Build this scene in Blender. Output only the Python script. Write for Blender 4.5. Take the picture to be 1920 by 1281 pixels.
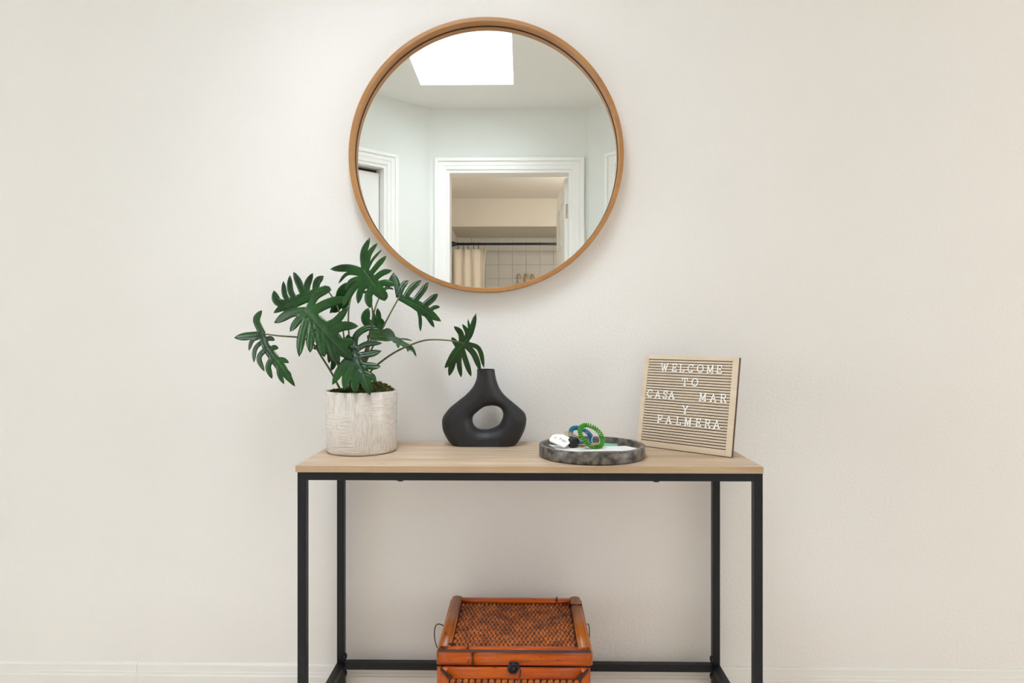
import bpy, bmesh, math, random
from mathutils import Vector, Matrix, geometry, noise

random.seed(7)
for _o in list(bpy.data.objects):
    bpy.data.objects.remove(_o, do_unlink=True)
S = bpy.context.scene
COL = S.collection
PI = math.pi

# ------------------------------------------------------------------ camera
F, CX, HY = 1250.0, 960.0, 628.0            # focal length, centre column and horizon row in pixels of a 1920 x 1281 frame
CAM = Vector((0.0, -1.895, 1.05))
YAW = math.radians(0.84)
cd = bpy.data.cameras.new('camera')
cd.sensor_width = 36.0
cd.lens = F * 36.0 / 1920.0
cd.shift_y = (HY - 640.5) / 1920.0
cd.clip_start = 0.02
cam = bpy.data.objects.new('camera', cd)
cam.location = CAM
cam.rotation_euler = (PI / 2, 0, YAW)
COL.objects.link(cam)
S.camera = cam

# ------------------------------------------------------------------ view, world, daylight and added fill
S.view_settings.view_transform = 'Standard'
S.view_settings.look = 'None'
S.view_settings.gamma = 1.0
S.view_settings.use_curve_mapping = False
S.view_settings.exposure = 0.37
S.cycles.use_denoising = True
S.cycles.max_bounces = 16
S.cycles.diffuse_bounces = 9
S.cycles.glossy_bounces = 6
S.cycles.transparent_max_bounces = 12
S.cycles.sample_clamp_indirect = 8.0
wd = bpy.data.worlds.new('overcast_sky')
S.world = wd
wd.use_nodes = True
wd.node_tree.nodes['Background'].inputs['Color'].default_value = (0.80, 0.90, 1.0, 1)
wd.node_tree.nodes['Background'].inputs['Strength'].default_value = 1.2


def area_light(name, loc, rot, sx, sy, power, col):
    l = bpy.data.lights.new(name, 'AREA')
    l.shape = 'RECTANGLE'; l.size = sx; l.size_y = sy
    l.energy = power; l.color = col
    o = bpy.data.objects.new(name, l)
    o.location = loc; o.rotation_euler = rot
    COL.objects.link(o)
    return o


CEIL = 2.41                                  # ceiling height
SK_X0, SK_X1, SK_Y0, SK_Y1 = -0.55, -0.045, -1.745, -0.55   # skylight shaft
area_light('skylight_daylight', ((SK_X0 + SK_X1) / 2, (SK_Y0 + SK_Y1) / 2, 3.27), (0, 0, 0), 0.50, 1.18, 38.0, (0.88, 0.95, 1.0))
area_light('window_fill_west', (-6.16, -2.15, 1.35), (0, -PI / 2, 0), 1.80, 1.70, 69.0, (0.91, 0.955, 1.0))  # added fill light behind an unseen, made-up window
area_light('window_fill_east', (6.16, -2.15, 1.35), (0, PI / 2, 0), 1.80, 1.70, 78.0, (0.98, 0.98, 1.0))  # matching added fill from the opposite end, window also made up

# ------------------------------------------------------------------ helpers
FW = Vector((-math.sin(YAW), math.cos(YAW), 0))
RT = Vector((math.cos(YAW), math.sin(YAW), 0))
UP = Vector((0, 0, 1))


def ray(px, py):
    return FW + RT * ((px - CX) / F) + UP * ((HY - py) / F)


def P(px, py, y):                            # point of the photograph at world depth y
    d = ray(px, py)
    return CAM + d * ((y - CAM.y) / d.y)


def Pz(px, py, z):                           # point of the photograph at world height z
    d = ray(px, py)
    return CAM + d * ((z - CAM.z) / d.z)


GLASS_Y = -0.009


def V(px, py, y):                            # point seen in the mirror, at real depth y
    q = P(px, py, 2 * GLASS_Y - y)
    return Vector((q.x, y, q.z))


MW = {}


def root(name, label, cat, loc=(0, 0, 0), rot=(0, 0, 0), group=None):
    o = bpy.data.objects.new(name, None)
    o.empty_display_size = 0.05
    o.location = loc; o.rotation_euler = rot
    COL.objects.link(o)
    o['label'] = label; o['category'] = cat
    if group: o['group'] = group
    from mathutils import Euler
    MW[o.name] = Matrix.Translation(loc) @ Euler(rot).to_matrix().to_4x4()
    return o


def tag(o, label, cat, group=None):
    o['label'] = label; o['category'] = cat
    if group: o['group'] = group
    return o


def obj(name, bm, mat, parent=None, smooth=False, world=False, label=None, kind=None, origin=None):
    """link one bmesh as one object; world=True: coordinates are world ones"""
    M = MW[parent.name] if parent is not None else Matrix.Identity(4)
    if world and parent is not None:
        bm.transform(M.inverted())
    if parent is None and origin is not None:
        bm.transform(Matrix.Translation(-Vector(origin)))
    me = bpy.data.meshes.new(name)
    bmesh.ops.recalc_face_normals(bm, faces=bm.faces)
    if smooth:
        for f in bm.faces: f.smooth = True
    bm.to_mesh(me); bm.free()
    me.materials.append(mat)
    o = bpy.data.objects.new(name, me)
    COL.objects.link(o)
    if parent is not None: o.parent = parent
    elif origin is not None: o.location = origin
    MW[o.name] = M if origin is None else Matrix.Translation(origin)
    if label: o['label'] = label
    if kind: o['kind'] = kind
    return o


def struct(name, bm, mat, parent=None, **k):
    return obj(name, bm, mat, parent, kind='structure' if parent is None else None, **k)


def new():
    return bmesh.new()


def box(bm, x0, x1, y0, y1, z0, z1, bev=0.0, seg=2, M=None):
    t = bmesh.new()
    vs = [t.verts.new((x, y, z)) for z in (z0, z1) for x, y in ((x0, y0), (x1, y0), (x1, y1), (x0, y1))]
    for f in ((3, 2, 1, 0), (4, 5, 6, 7), (0, 1, 5, 4), (1, 2, 6, 5), (2, 3, 7, 6), (3, 0, 4, 7)):
        t.faces.new([vs[i] for i in f])
    if bev > 0:
        bmesh.ops.bevel(t, geom=t.edges[:], offset=bev, segments=seg, profile=0.5, affect='EDGES')
    if M is not None: t.transform(M)
    join(bm, t)
    return bm


def join(bm, t):
    m = {}
    for v in t.verts: m[v] = bm.verts.new(v.co)
    for f in t.faces:
        try:
            g = bm.faces.new([m[v] for v in f.verts]); g.smooth = f.smooth
        except ValueError:
            pass
    t.free()


def lathe(bm, prof, n=48, c=(0, 0, 0), axis='Z', close=False):
    c = Vector(c)
    rings = []
    for r, h in prof:
        ring = []
        for i in range(n):
            a = 2 * PI * i / n
            if axis == 'Z': p = Vector((r * math.cos(a), r * math.sin(a), h))
            elif axis == 'Y': p = Vector((r * math.cos(a), h, r * math.sin(a)))
            else: p = Vector((h, r * math.cos(a), r * math.sin(a)))
            ring.append(bm.verts.new(c + p))
        rings.append(ring)
    pairs = list(zip(rings[:-1], rings[1:]))
    if close: pairs.append((rings[-1], rings[0]))
    for A, B in pairs:
        for i in range(n):
            bm.faces.new((A[i], A[(i + 1) % n], B[(i + 1) % n], B[i]))
    if not close:
        if prof[0][0] > 1e-6: bm.faces.new(rings[0][::-1])
        if prof[-1][0] > 1e-6: bm.faces.new(rings[-1])
    return bm


def crom(pts, per=6, closed=False):
    pts = [Vector(p) for p in pts]
    n = len(pts)
    out = []
    rng = range(n if closed else n - 1)
    for i in rng:
        if closed:
            a, b, c, d = pts[(i - 1) % n], pts[i], pts[(i + 1) % n], pts[(i + 2) % n]
        else:
            b, c = pts[i], pts[i + 1]
            a = pts[i - 1] if i > 0 else b * 2 - c
            d = pts[i + 2] if i + 2 < n else c * 2 - b
        for k in range(per):
            t = k / per
            out.append(0.5 * ((2 * b) + (c - a) * t + (2 * a - 5 * b + 4 * c - d) * t * t + (3 * b - a - 3 * c + d) * t ** 3))
    if not closed: out.append(pts[-1].copy())
    return out


def tube(bm, pts, r, n=8, closed=False, cap=True):
    pts = [Vector(p) for p in pts]
    m = len(pts)
    rad = r if isinstance(r, (list, tuple)) else [r] * m
    rings = []
    prev = None
    for i, p in enumerate(pts):
        if closed: t = pts[(i + 1) % m] - pts[i - 1]
        else: t = pts[min(i + 1, m - 1)] - pts[max(i - 1, 0)]
        if t.length < 1e-9: t = Vector((0, 0, 1))
        t.normalize()
        if prev is None:
            s = Vector((0, 0, 1)) if abs(t.z) < 0.9 else Vector((1, 0, 0))
            u = t.cross(s).normalized()
        else:
            u = (prev - t * prev.dot(t))
            if u.length < 1e-6: u = t.orthogonal()
            u.normalize()
        prev = u
        w = t.cross(u)
        rings.append([bm.verts.new(p + (u * math.cos(2 * PI * k / n) + w * math.sin(2 * PI * k / n)) * rad[i]) for k in range(n)])
    for i in range(m if closed else m - 1):
        A, B = rings[i], rings[(i + 1) % m]
        for k in range(n):
            bm.faces.new((A[k], A[(k + 1) % n], B[(k + 1) % n], B[k]))
    if cap and not closed:
        bm.faces.new(rings[0][::-1]); bm.faces.new(rings[-1])
    return bm


def slab(bm, pts, off):
    """polygon pts (3D) extruded by vector off"""
    a = [bm.verts.new(p) for p in pts]
    b = [bm.verts.new(Vector(p) + off) for p in pts]
    bm.faces.new(a); bm.faces.new(b[::-1])
    n = len(a)
    for i in range(n):
        bm.faces.new((a[i], a[(i + 1) % n], b[(i + 1) % n], b[i]))
    return bm


# ------------------------------------------------------------------ materials
def mat(name, col, rough=0.5, metal=0.0, spec=0.5, noise_amt=0.0, noise_scale=8.0, col2=None, stretch=(1, 1, 1),
        bump=0.0, bump_scale=200.0, bump_dist=0.002, coat=0.0, detail=4.0, bump_stretch=(1, 1, 1)):
    m = bpy.data.materials.new(name)
    m.use_nodes = True
    nt = m.node_tree
    b = nt.nodes['Principled BSDF']
    b.inputs['Base Color'].default_value = (*col, 1)
    b.inputs['Roughness'].default_value = rough
    b.inputs['Metallic'].default_value = metal
    b.inputs['Specular IOR Level'].default_value = spec
    b.inputs['Coat Weight'].default_value = coat
    tc = nt.nodes.new('ShaderNodeTexCoord')
    if noise_amt > 0 or col2:
        mp = nt.nodes.new('ShaderNodeMapping'); mp.inputs['Scale'].default_value = stretch
        nz = nt.nodes.new('ShaderNodeTexNoise'); nz.inputs['Scale'].default_value = noise_scale; nz.inputs['Detail'].default_value = detail
        rp = nt.nodes.new('ShaderNodeValToRGB')
        c2 = col2 or tuple(max(0, c * (1 - noise_amt)) for c in col)
        rp.color_ramp.elements[0].position = 0.35; rp.color_ramp.elements[0].color = (*c2, 1)
        rp.color_ramp.elements[1].position = 0.65; rp.color_ramp.elements[1].color = (*col, 1)
        nt.links.new(tc.outputs['Object'], mp.inputs['Vector'])
        nt.links.new(mp.outputs['Vector'], nz.inputs['Vector'])
        nt.links.new(nz.outputs['Fac'], rp.inputs['Fac'])
        nt.links.new(rp.outputs['Color'], b.inputs['Base Color'])
    if bump > 0:
        mp2 = nt.nodes.new('ShaderNodeMapping'); mp2.inputs['Scale'].default_value = bump_stretch
        n2 = nt.nodes.new('ShaderNodeTexNoise'); n2.inputs['Scale'].default_value = bump_scale; n2.inputs['Detail'].default_value = 3.0
        bp = nt.nodes.new('ShaderNodeBump'); bp.inputs['Strength'].default_value = bump; bp.inputs['Distance'].default_value = bump_dist
        nt.links.new(tc.outputs['Object'], mp2.inputs['Vector'])
        nt.links.new(mp2.outputs['Vector'], n2.inputs['Vector'])
        nt.links.new(n2.outputs['Fac'], bp.inputs['Height'])
        nt.links.new(bp.outputs['Normal'], b.inputs['Normal'])
    return m


def emit_mat(name, col, strength):
    m = bpy.data.materials.new(name); m.use_nodes = True
    b = m.node_tree.nodes['Principled BSDF']
    b.inputs['Base Color'].default_value = (*col, 1)
    b.inputs['Emission Color'].default_value = (*col, 1)
    b.inputs['Emission Strength'].default_value = strength
    return m


def pane_mat(name):
    m = bpy.data.materials.new(name); m.use_nodes = True
    nt = m.node_tree; nt.nodes.clear()
    out = nt.nodes.new('ShaderNodeOutputMaterial')
    mx = nt.nodes.new('ShaderNodeMixShader'); mx.inputs[0].default_value = 0.08
    tr = nt.nodes.new('ShaderNodeBsdfTransparent'); gl = nt.nodes.new('ShaderNodeBsdfGlossy'); gl.inputs['Roughness'].default_value = 0.02
    nt.links.new(tr.outputs[0], mx.inputs[1]); nt.links.new(gl.outputs[0], mx.inputs[2]); nt.links.new(mx.outputs[0], out.inputs[0])
    return m


def wood_mat(name, light, dark, scale=1.0, rough=0.45, axis=0, pos=(0.30, 0.72), fine=0.35, spec=0.5, spots=None):
    """straight grain running along one axis"""
    m = bpy.data.materials.new(name); m.use_nodes = True
    nt = m.node_tree; b = nt.nodes['Principled BSDF']
    b.inputs['Roughness'].default_value = rough
    b.inputs['Specular IOR Level'].default_value = spec
    tc = nt.nodes.new('ShaderNodeTexCoord')

    def nz(sc, st, det):
        mp = nt.nodes.new('ShaderNodeMapping'); mp.inputs['Scale'].default_value = st
        n = nt.nodes.new('ShaderNodeTexNoise'); n.inputs['Scale'].default_value = sc; n.inputs['Detail'].default_value = det
        n.inputs['Distortion'].default_value = 0.4
        nt.links.new(tc.outputs['Object'], mp.inputs['Vector']); nt.links.new(mp.outputs['Vector'], n.inputs['Vector'])
        return n
    s1 = [14.0, 14.0, 14.0]; s1[axis] = 1.0
    s2 = [40.0, 40.0, 40.0]; s2[axis] = 1.6
    a = nz(2.2 * scale, s1, 5.0); c = nz(4.0 * scale, s2, 3.0)
    mx = nt.nodes.new('ShaderNodeMix'); mx.data_type = 'FLOAT'; mx.inputs[0].default_value = fine
    nt.links.new(a.outputs['Fac'], mx.inputs[2]); nt.links.new(c.outputs['Fac'], mx.inputs[3])
    rp = nt.nodes.new('ShaderNodeValToRGB')
    rp.color_ramp.elements[0].position = pos[0]; rp.color_ramp.elements[0].color = (*dark, 1)
    rp.color_ramp.elements[1].position = pos[1]; rp.color_ramp.elements[1].color = (*light, 1)
    nt.links.new(mx.outputs[0], rp.inputs['Fac']); nt.links.new(rp.outputs['Color'], b.inputs['Base Color'])
    if spots:
        s3 = [34.0, 34.0, 34.0]; s3[axis] = 15.0
        k = nz(3.0, s3, 4.0)
        r2 = nt.nodes.new('ShaderNodeValToRGB')
        r2.color_ramp.elements[0].position = 0.64; r2.color_ramp.elements[0].color = (0, 0, 0, 1)
        r2.color_ramp.elements[1].position = 0.74; r2.color_ramp.elements[1].color = (0.8, 0.8, 0.8, 1)
        m2 = nt.nodes.new('ShaderNodeMix'); m2.data_type = 'RGBA'
        nt.links.new(k.outputs['Fac'], r2.inputs['Fac']); nt.links.new(r2.outputs['Color'], m2.inputs[0])
        nt.links.new(rp.outputs['Color'], m2.inputs[6]); m2.inputs[7].default_value = (*spots, 1)
        nt.links.new(m2.outputs[2], b.inputs['Base Color'])
    bp = nt.nodes.new('ShaderNodeBump'); bp.inputs['Strength'].default_value = 0.12; bp.inputs['Distance'].default_value = 0.001
    nt.links.new(c.outputs['Fac'], bp.inputs['Height']); nt.links.new(bp.outputs['Normal'], b.inputs['Normal'])
    return m


M_WALL = mat('wall_paint', (0.82, 0.80, 0.782), rough=0.7, spec=0.25, noise_amt=0.012, noise_scale=2.0, bump=0.34, bump_scale=120.0, bump_dist=0.003)
M_HALL = mat('hall_paint', (0.80, 0.82, 0.79), rough=0.7, spec=0.25, bump=0.25, bump_scale=120.0, bump_dist=0.003)
M_CEIL = mat('ceiling_paint', (0.84, 0.84, 0.815), rough=0.8, spec=0.2, bump=0.35, bump_scale=90.0, bump_dist=0.004)
M_SHAFT = mat('shaft_paint', (0.80, 0.81, 0.81), rough=0.8, spec=0.2, bump=0.5, bump_scale=60.0, bump_dist=0.006)
M_TRIM = mat('white_trim_paint', (0.90, 0.90, 0.885), rough=0.35, noise_amt=0.02, noise_scale=5.0)
M_BASE = mat('baseboard_paint', (0.80, 0.79, 0.765), rough=0.4, noise_amt=0.03, noise_scale=5.0, stretch=(0.4, 6, 6))
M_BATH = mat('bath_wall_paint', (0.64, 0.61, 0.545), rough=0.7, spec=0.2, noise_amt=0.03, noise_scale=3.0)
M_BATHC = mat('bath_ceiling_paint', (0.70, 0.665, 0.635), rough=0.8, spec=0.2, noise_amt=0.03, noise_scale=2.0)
M_TILE = mat('glazed_tile', (0.64, 0.63, 0.61), rough=0.18, noise_amt=0.05, noise_scale=6.0)
M_GROUT = mat('grout', (0.58, 0.57, 0.55), rough=0.8, noise_amt=0.1, noise_scale=40.0)
M_FLOOR = wood_mat('floor_wood', (0.84, 0.755, 0.67), (0.76, 0.67, 0.58), rough=0.4)
M_OAK = wood_mat('light_oak_laminate', (0.66, 0.51, 0.37), (0.42, 0.295, 0.195), rough=0.42, pos=(0.37, 0.62))
M_OAKE = wood_mat('light_oak_edge', (0.56, 0.40, 0.25), (0.38, 0.25, 0.145), rough=0.5, scale=1.4)
M_STEEL = mat('black_powder_coat', (0.006, 0.0075, 0.012), rough=0.42, spec=0.4, noise_amt=0.25, noise_scale=40.0, bump=0.06, bump_scale=900.0, bump_dist=0.0005)
M_FRAMEW = wood_mat('mirror_frame_wood', (0.46, 0.225, 0.075), (0.34, 0.15, 0.045), rough=0.42, scale=0.6)
M_DARK = mat('dark_gap', (0.06, 0.028, 0.014), rough=0.7, noise_amt=0.2, noise_scale=30.0)
M_MIRROR = mat('mirror_silver', (0.93, 0.945, 0.93), rough=0.0, metal=1.0)
M_VASE = mat('matte_black_ceramic', (0.017, 0.017, 0.020), rough=0.5, spec=0.45, noise_amt=0.1, noise_scale=60.0, bump=0.05, bump_scale=700.0, bump_dist=0.0005)
M_MARBLE = mat('dark_brown_marble', (0.20, 0.175, 0.15), rough=0.35, spec=0.35, col2=(0.028, 0.023, 0.022), noise_scale=55.0, detail=10.0)
M_LEAF = mat('leaf_green', (0.009, 0.070, 0.005), rough=0.26, spec=0.42, col2=(0.0025, 0.025, 0.004), noise_scale=11.0, bump=0.12, bump_scale=160.0, bump_dist=0.001)
M_RIB = mat('leaf_midrib', (0.035, 0.13, 0.02), rough=0.4, noise_amt=0.2, noise_scale=30.0)
M_STEM = mat('stem_green', (0.10, 0.125, 0.03), rough=0.45, col2=(0.055, 0.045, 0.018), noise_scale=30.0)
M_MOSS = mat('moss', (0.13, 0.135, 0.018), rough=0.9, col2=(0.022, 0.028, 0.005), noise_scale=70.0)
M_WHITEP = mat('white_plastic', (0.93, 0.93, 0.92), rough=0.35, noise_amt=0.02, noise_scale=50.0)
M_PAPER = mat('white_paper', (0.82, 0.82, 0.83), rough=0.6, noise_amt=0.02, noise_scale=30.0)
M_TEAL = mat('teal_paper', (0.25, 0.56, 0.45), rough=0.5, noise_amt=0.12, noise_scale=60.0)
M_GREENC = mat('green_coil_plastic', (0.05, 0.34, 0.012), rough=0.3, noise_amt=0.1, noise_scale=60.0)
M_BLUEC = mat('blue_coil_plastic', (0.005, 0.17, 0.33), rough=0.3, noise_amt=0.1, noise_scale=60.0)
M_CHROME = mat('key_steel', (0.62, 0.60, 0.56), rough=0.28, metal=1.0, noise_amt=0.15, noise_scale=80.0)
M_BRASS = mat('key_brass', (0.62, 0.42, 0.20), rough=0.3, metal=1.0, noise_amt=0.15, noise_scale=80.0)
M_BLACKP = mat('black_plastic', (0.012, 0.012, 0.013), rough=0.4, noise_amt=0.1, noise_scale=60.0)
M_INK = mat('navy_print', (0.03, 0.045, 0.10), rough=0.5, noise_amt=0.05, noise_scale=60.0)
M_LOGO = mat('yellow_print', (0.80, 0.62, 0.20), rough=0.5, noise_amt=0.05, noise_scale=60.0)
M_SLAT = wood_mat('board_slat_wood', (0.74, 0.625, 0.50), (0.63, 0.51, 0.39), rough=0.5, scale=2.0)
M_BOARD = wood_mat('board_frame_wood', (0.78, 0.655, 0.50), (0.67, 0.53, 0.385), rough=0.5, scale=1.2)
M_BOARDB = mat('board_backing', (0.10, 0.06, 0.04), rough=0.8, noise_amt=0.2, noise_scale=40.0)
M_BAMBOO = wood_mat('lacquered_bamboo', (0.56, 0.105, 0.003), (0.27, 0.030, 0.001), rough=0.3, scale=1.3, pos=(0.36, 0.60), spec=0.35, spots=(0.06, 0.012, 0.004))
M_BAMBOO_Y = wood_mat('lacquered_bamboo_cross', (0.44, 0.13, 0.016), (0.22, 0.045, 0.006), rough=0.3, scale=1.3, axis=1, pos=(0.36, 0.60), spec=0.35, spots=(0.06, 0.012, 0.004))
M_BAMBOO_Z = wood_mat('lacquered_bamboo_upright', (0.52, 0.10, 0.003), (0.25, 0.030, 0.001), rough=0.3, scale=1.3, axis=2, pos=(0.36, 0.60), spec=0.35, spots=(0.06, 0.012, 0.004))
M_CANE = mat('woven_cane', (0.46, 0.115, 0.014), rough=0.17, spec=0.5, col2=(0.20, 0.036, 0.005), noise_scale=38.0)
M_BURNT = mat('burnt_bamboo_joint', (0.035, 0.012, 0.008), rough=0.5, noise_amt=0.3, noise_scale=60.0)
M_EDGE = mat('dark_edge_strip', (0.085, 0.035, 0.035), rough=0.35, noise_amt=0.3, noise_scale=60.0, stretch=(0.2, 1, 1))
M_IRON = mat('blackened_iron', (0.05, 0.045, 0.05), rough=0.35, metal=0.7, noise_amt=0.4, noise_scale=120.0)
M_ROD = mat('navy_black_rod', (0.006, 0.012, 0.025), rough=0.35, noise_amt=0.1, noise_scale=60.0)
M_CURTAIN = mat('cream_curtain', (0.72, 0.655, 0.57), rough=0.85, noise_amt=0.03, noise_scale=80.0, bump=0.1, bump_scale=900.0, bump_dist=0.0005)
M_HINGE = mat('satin_nickel', (0.52, 0.48, 0.40), rough=0.35, metal=0.8, noise_amt=0.1, noise_scale=60.0)
M_PANE = pane_mat('window_glass')
M_FILL_LAMP = emit_mat('fill_lamp_glass', (1.0, 0.88, 0.72), 4.0)  # glow of the added bathroom fill lamp


def pot_material():
    m = bpy.data.materials.new('crackle_glaze'); m.use_nodes = True
    nt = m.node_tree; b = nt.nodes['Principled BSDF']
    b.inputs['Roughness'].default_value = 0.24
    b.inputs['Coat Weight'].default_value = 0.25
    tc = nt.nodes.new('ShaderNodeTexCoord')

    def nz(sc, st, det=3.0):
        mp = nt.nodes.new('ShaderNodeMapping'); mp.inputs['Scale'].default_value = st
        n = nt.nodes.new('ShaderNodeTexNoise'); n.inputs['Scale'].default_value = sc; n.inputs['Detail'].default_value = det
        nt.links.new(tc.outputs['Object'], mp.inputs['Vector']); nt.links.new(mp.outputs['Vector'], n.inputs['Vector'])
        return n
    h = nz(42, (1, 1, 8.0)); v = nz(42, (7, 7, 1.0)); w = nz(14, (1, 1, 1))
    mx = nt.nodes.new('ShaderNodeMix'); mx.data_type = 'FLOAT'
    rp = nt.nodes.new('ShaderNodeValToRGB'); rp.color_ramp.elements[0].position = 0.42; rp.color_ramp.elements[1].position = 0.58
    nt.links.new(w.outputs['Fac'], rp.inputs['Fac']); nt.links.new(rp.outputs['Color'], mx.inputs[0])
    nt.links.new(h.outputs['Fac'], mx.inputs[2]); nt.links.new(v.outputs['Fac'], mx.inputs[3])
    bp = nt.nodes.new('ShaderNodeBump'); bp.inputs['Strength'].default_value = 0.9; bp.inputs['Distance'].default_value = 0.005
    nt.links.new(mx.outputs[0], bp.inputs['Height']); nt.links.new(bp.outputs['Normal'], b.inputs['Normal'])
    cr = nt.nodes.new('ShaderNodeValToRGB')
    cr.color_ramp.elements[0].position = 0.36; cr.color_ramp.elements[0].color = (0.60, 0.54, 0.49, 1)
    cr.color_ramp.elements[1].position = 0.56; cr.color_ramp.elements[1].color = (0.70, 0.655, 0.61, 1)
    nt.links.new(mx.outputs[0], cr.inputs['Fac']); nt.links.new(cr.outputs['Color'], b.inputs['Base Color'])
    return m


M_POT = pot_material()

# ------------------------------------------------------------------ the setting
X0, X1 = -6.0, 6.0
DW = -2.12                                   # face of the wall with the bathroom door
DT = 0.11
SIDE_Y = -1.30
ROOM_Y = -3.40                               # far side of the rooms left and right of the hall
struct('wall_back', box(new(), X0 - 0.12, X1 + 0.12, 0, 0.12, 0, CEIL), M_WALL)
struct('floor', box(new(), X0 - 0.2, X1 + 0.2, -5.75, 0.12, -0.06, 0), M_FLOOR)
bm = new()
cy0 = DW - DT
t = 0.004
box(bm, X0 - 0.12, -0.72, ROOM_Y - 0.12, cy0, CEIL, CEIL + 0.1)
box(bm, 1.26, X1 + 0.12, ROOM_Y - 0.12, cy0, CEIL, CEIL + 0.1)
box(bm, X0 - 0.12, SK_X0 - t, cy0, 0.12, CEIL, CEIL + 0.1)
box(bm, SK_X1 + t, X1 + 0.12, cy0, 0.12, CEIL, CEIL + 0.1)
box(bm, SK_X0 - t, SK_X1 + t, cy0, SK_Y0 - t, CEIL, CEIL + 0.1)
box(bm, SK_X0 - t, SK_X1 + t, SK_Y1 + t, 0.12, CEIL, CEIL + 0.1)
struct('ceiling', bm, M_CEIL)

# skylight: white shaft, frame, pane
bm = new()
t = 0.004
box(bm, SK_X0 - t, SK_X0, SK_Y0 - t, SK_Y1 + t, CEIL, 3.32)
box(bm, SK_X1, SK_X1 + t, SK_Y0 - t, SK_Y1 + t, CEIL, 3.32)
box(bm, SK_X0, SK_X1, SK_Y0 - t, SK_Y0, CEIL, 3.32)
box(bm, SK_X0, SK_X1, SK_Y1, SK_Y1 + t, CEIL, 3.32)
sky = struct('window_3', bm, M_SHAFT, label='white plastered skylight shaft in the hall ceiling')
struct('window_pane', box(new(), SK_X0 + 0.002, SK_X1 - 0.002, SK_Y0 + 0.002, SK_Y1 - 0.002, 3.24, 3.246), M_PANE, sky)


def wall_run(name, p0, p1, outward, m, openings=(), thick=0.11, height=CEIL):
    """wall from p0 to p1 (plan), thickness towards outward; openings (u0,u1,z0,z1). returns (object, frame matrix)"""
    p0 = Vector((p0[0], p0[1], 0)); p1 = Vector((p1[0], p1[1], 0))
    u = (p1 - p0); L = u.length; u.normalize()
    n = Vector((outward[0], outward[1], 0)); n = (n - u * n.dot(u)).normalized()
    M = Matrix(((u.x, n.x, 0, p0.x), (u.y, n.y, 0, p0.y), (0, 0, 1, 0), (0, 0, 0, 1)))
    bm = new()
    u_at = 0.0
    for (a, b, z0, z1) in sorted(openings):
        if a > u_at: box(bm, u_at, a, 0, thick, 0, height)
        if z0 > 0: box(bm, a, b, 0, thick, 0, z0)
        if z1 < height: box(bm, a, b, 0, thick, z1, height)
        u_at = b
    if u_at < L: box(bm, u_at, L, 0, thick, 0, height)
    bm.transform(M)
    return struct(name, bm, m), M


def casing(name, M, u0, u1, ztop, w=0.072, jamb=0.11):
    """moulded door casing round an opening, plus the jamb lining"""
    bm = new()
    for a, b, th in ((0.0, w, 0.011), (w * 0.70, w, 0.019), (w * 0.34, w * 0.60, 0.0135)):
        for s in (0, 1):
            if s == 0: box(bm, u0 - b, u0 - a, -th, 0, 0, ztop + b, 0.0015, 1)
            else: box(bm, u1 + a, u1 + b, -th, 0, 0, ztop + b, 0.0015, 1)
        box(bm, u0 - a, u1 + a, -th, 0, ztop + a, ztop + b, 0.0015, 1)
    box(bm, u0, u0 + 0.018, -0.004, jamb, 0, ztop)
    box(bm, u1 - 0.018, u1, -0.004, jamb, 0, ztop)
    box(bm, u0 + 0.018, u1 - 0.018, -0.004, jamb, ztop - 0.018, ztop)
    bm.transform(M)
    return struct(name, bm, M_TRIM)


def panel_door(name, M, wd, ht, th=0.036, hinge_u=None, label=None):
    """six panel door in its own frame: u 0..wd, n 0..th, z 0..ht"""
    bm = new()
    st, rails = 0.105, [(0.0, 0.20), (0.78, 0.90), (1.50, 1.62), (ht - 0.115, ht)]
    mid = (wd / 2 - 0.045, wd / 2 + 0.045)
    for a, b in ((0, st), mid, (wd - st, wd)):
        box(bm, a, b, 0, th, 0, ht)
    for z0, z1 in rails:
        box(bm, st, mid[0], 0, th, z0, z1); box(bm, mid[1], wd - st, 0, th, z0, z1)
    bm.transform(M)
    d = struct(name, bm, M_TRIM, label=label)
    for a, b in ((st, mid[0]), (mid[1], wd - st)):
        for (_, z0), (z1, _) in zip(rails[:-1], rails[1:]):
            p = new()
            box(p, a, b, 0.012, th - 0.012, z0, z1)
            box(p, a + 0.035, b - 0.035, 0.003, th - 0.003, z0 + 0.035, z1 - 0.035, 0.008, 1)
            p.transform(M)
            obj('door_panel', p, M_TRIM, d)
    if hinge_u is not None:
        for z in (0.22, 1.0, 1.80):
            h = new()
            box(h, hinge_u - 0.0015, hinge_u + 0.0015, 0.006, th - 0.008, z - 0.045, z + 0.045)
            lathe(h, [(0.006, z - 0.045), (0.006, z + 0.045)], 10, (hinge_u, th + 0.003, 0))
            h.transform(M)
            obj('hinge', h, M_HINGE, d, label='satin nickel hinge')
    return d


A = V(806, 205, DW); B = V(1103.5, 203, DW)
oL, oR = V(837.7, 400, DW).x, V(1072.5, 400, DW).x
OP_Z = V(950, 318.7, DW).z
wall_f, MF = wall_run('wall_front', (A.x, DW), (B.x, DW), (0, -1), M_HALL, [(oL - A.x, oR - A.x, 0, OP_Z)], DT)
casing('trim_1', MF, oL - A.x, oR - A.x, OP_Z)
# angled wall on the left with a closed door
aL = math.radians(42)
LL = (SIDE_Y - DW) / math.sin(aL)
eL = (A.x - LL * math.cos(aL), SIDE_Y)
dirL = Vector((-math.cos(aL), math.sin(aL), 0))


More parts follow.
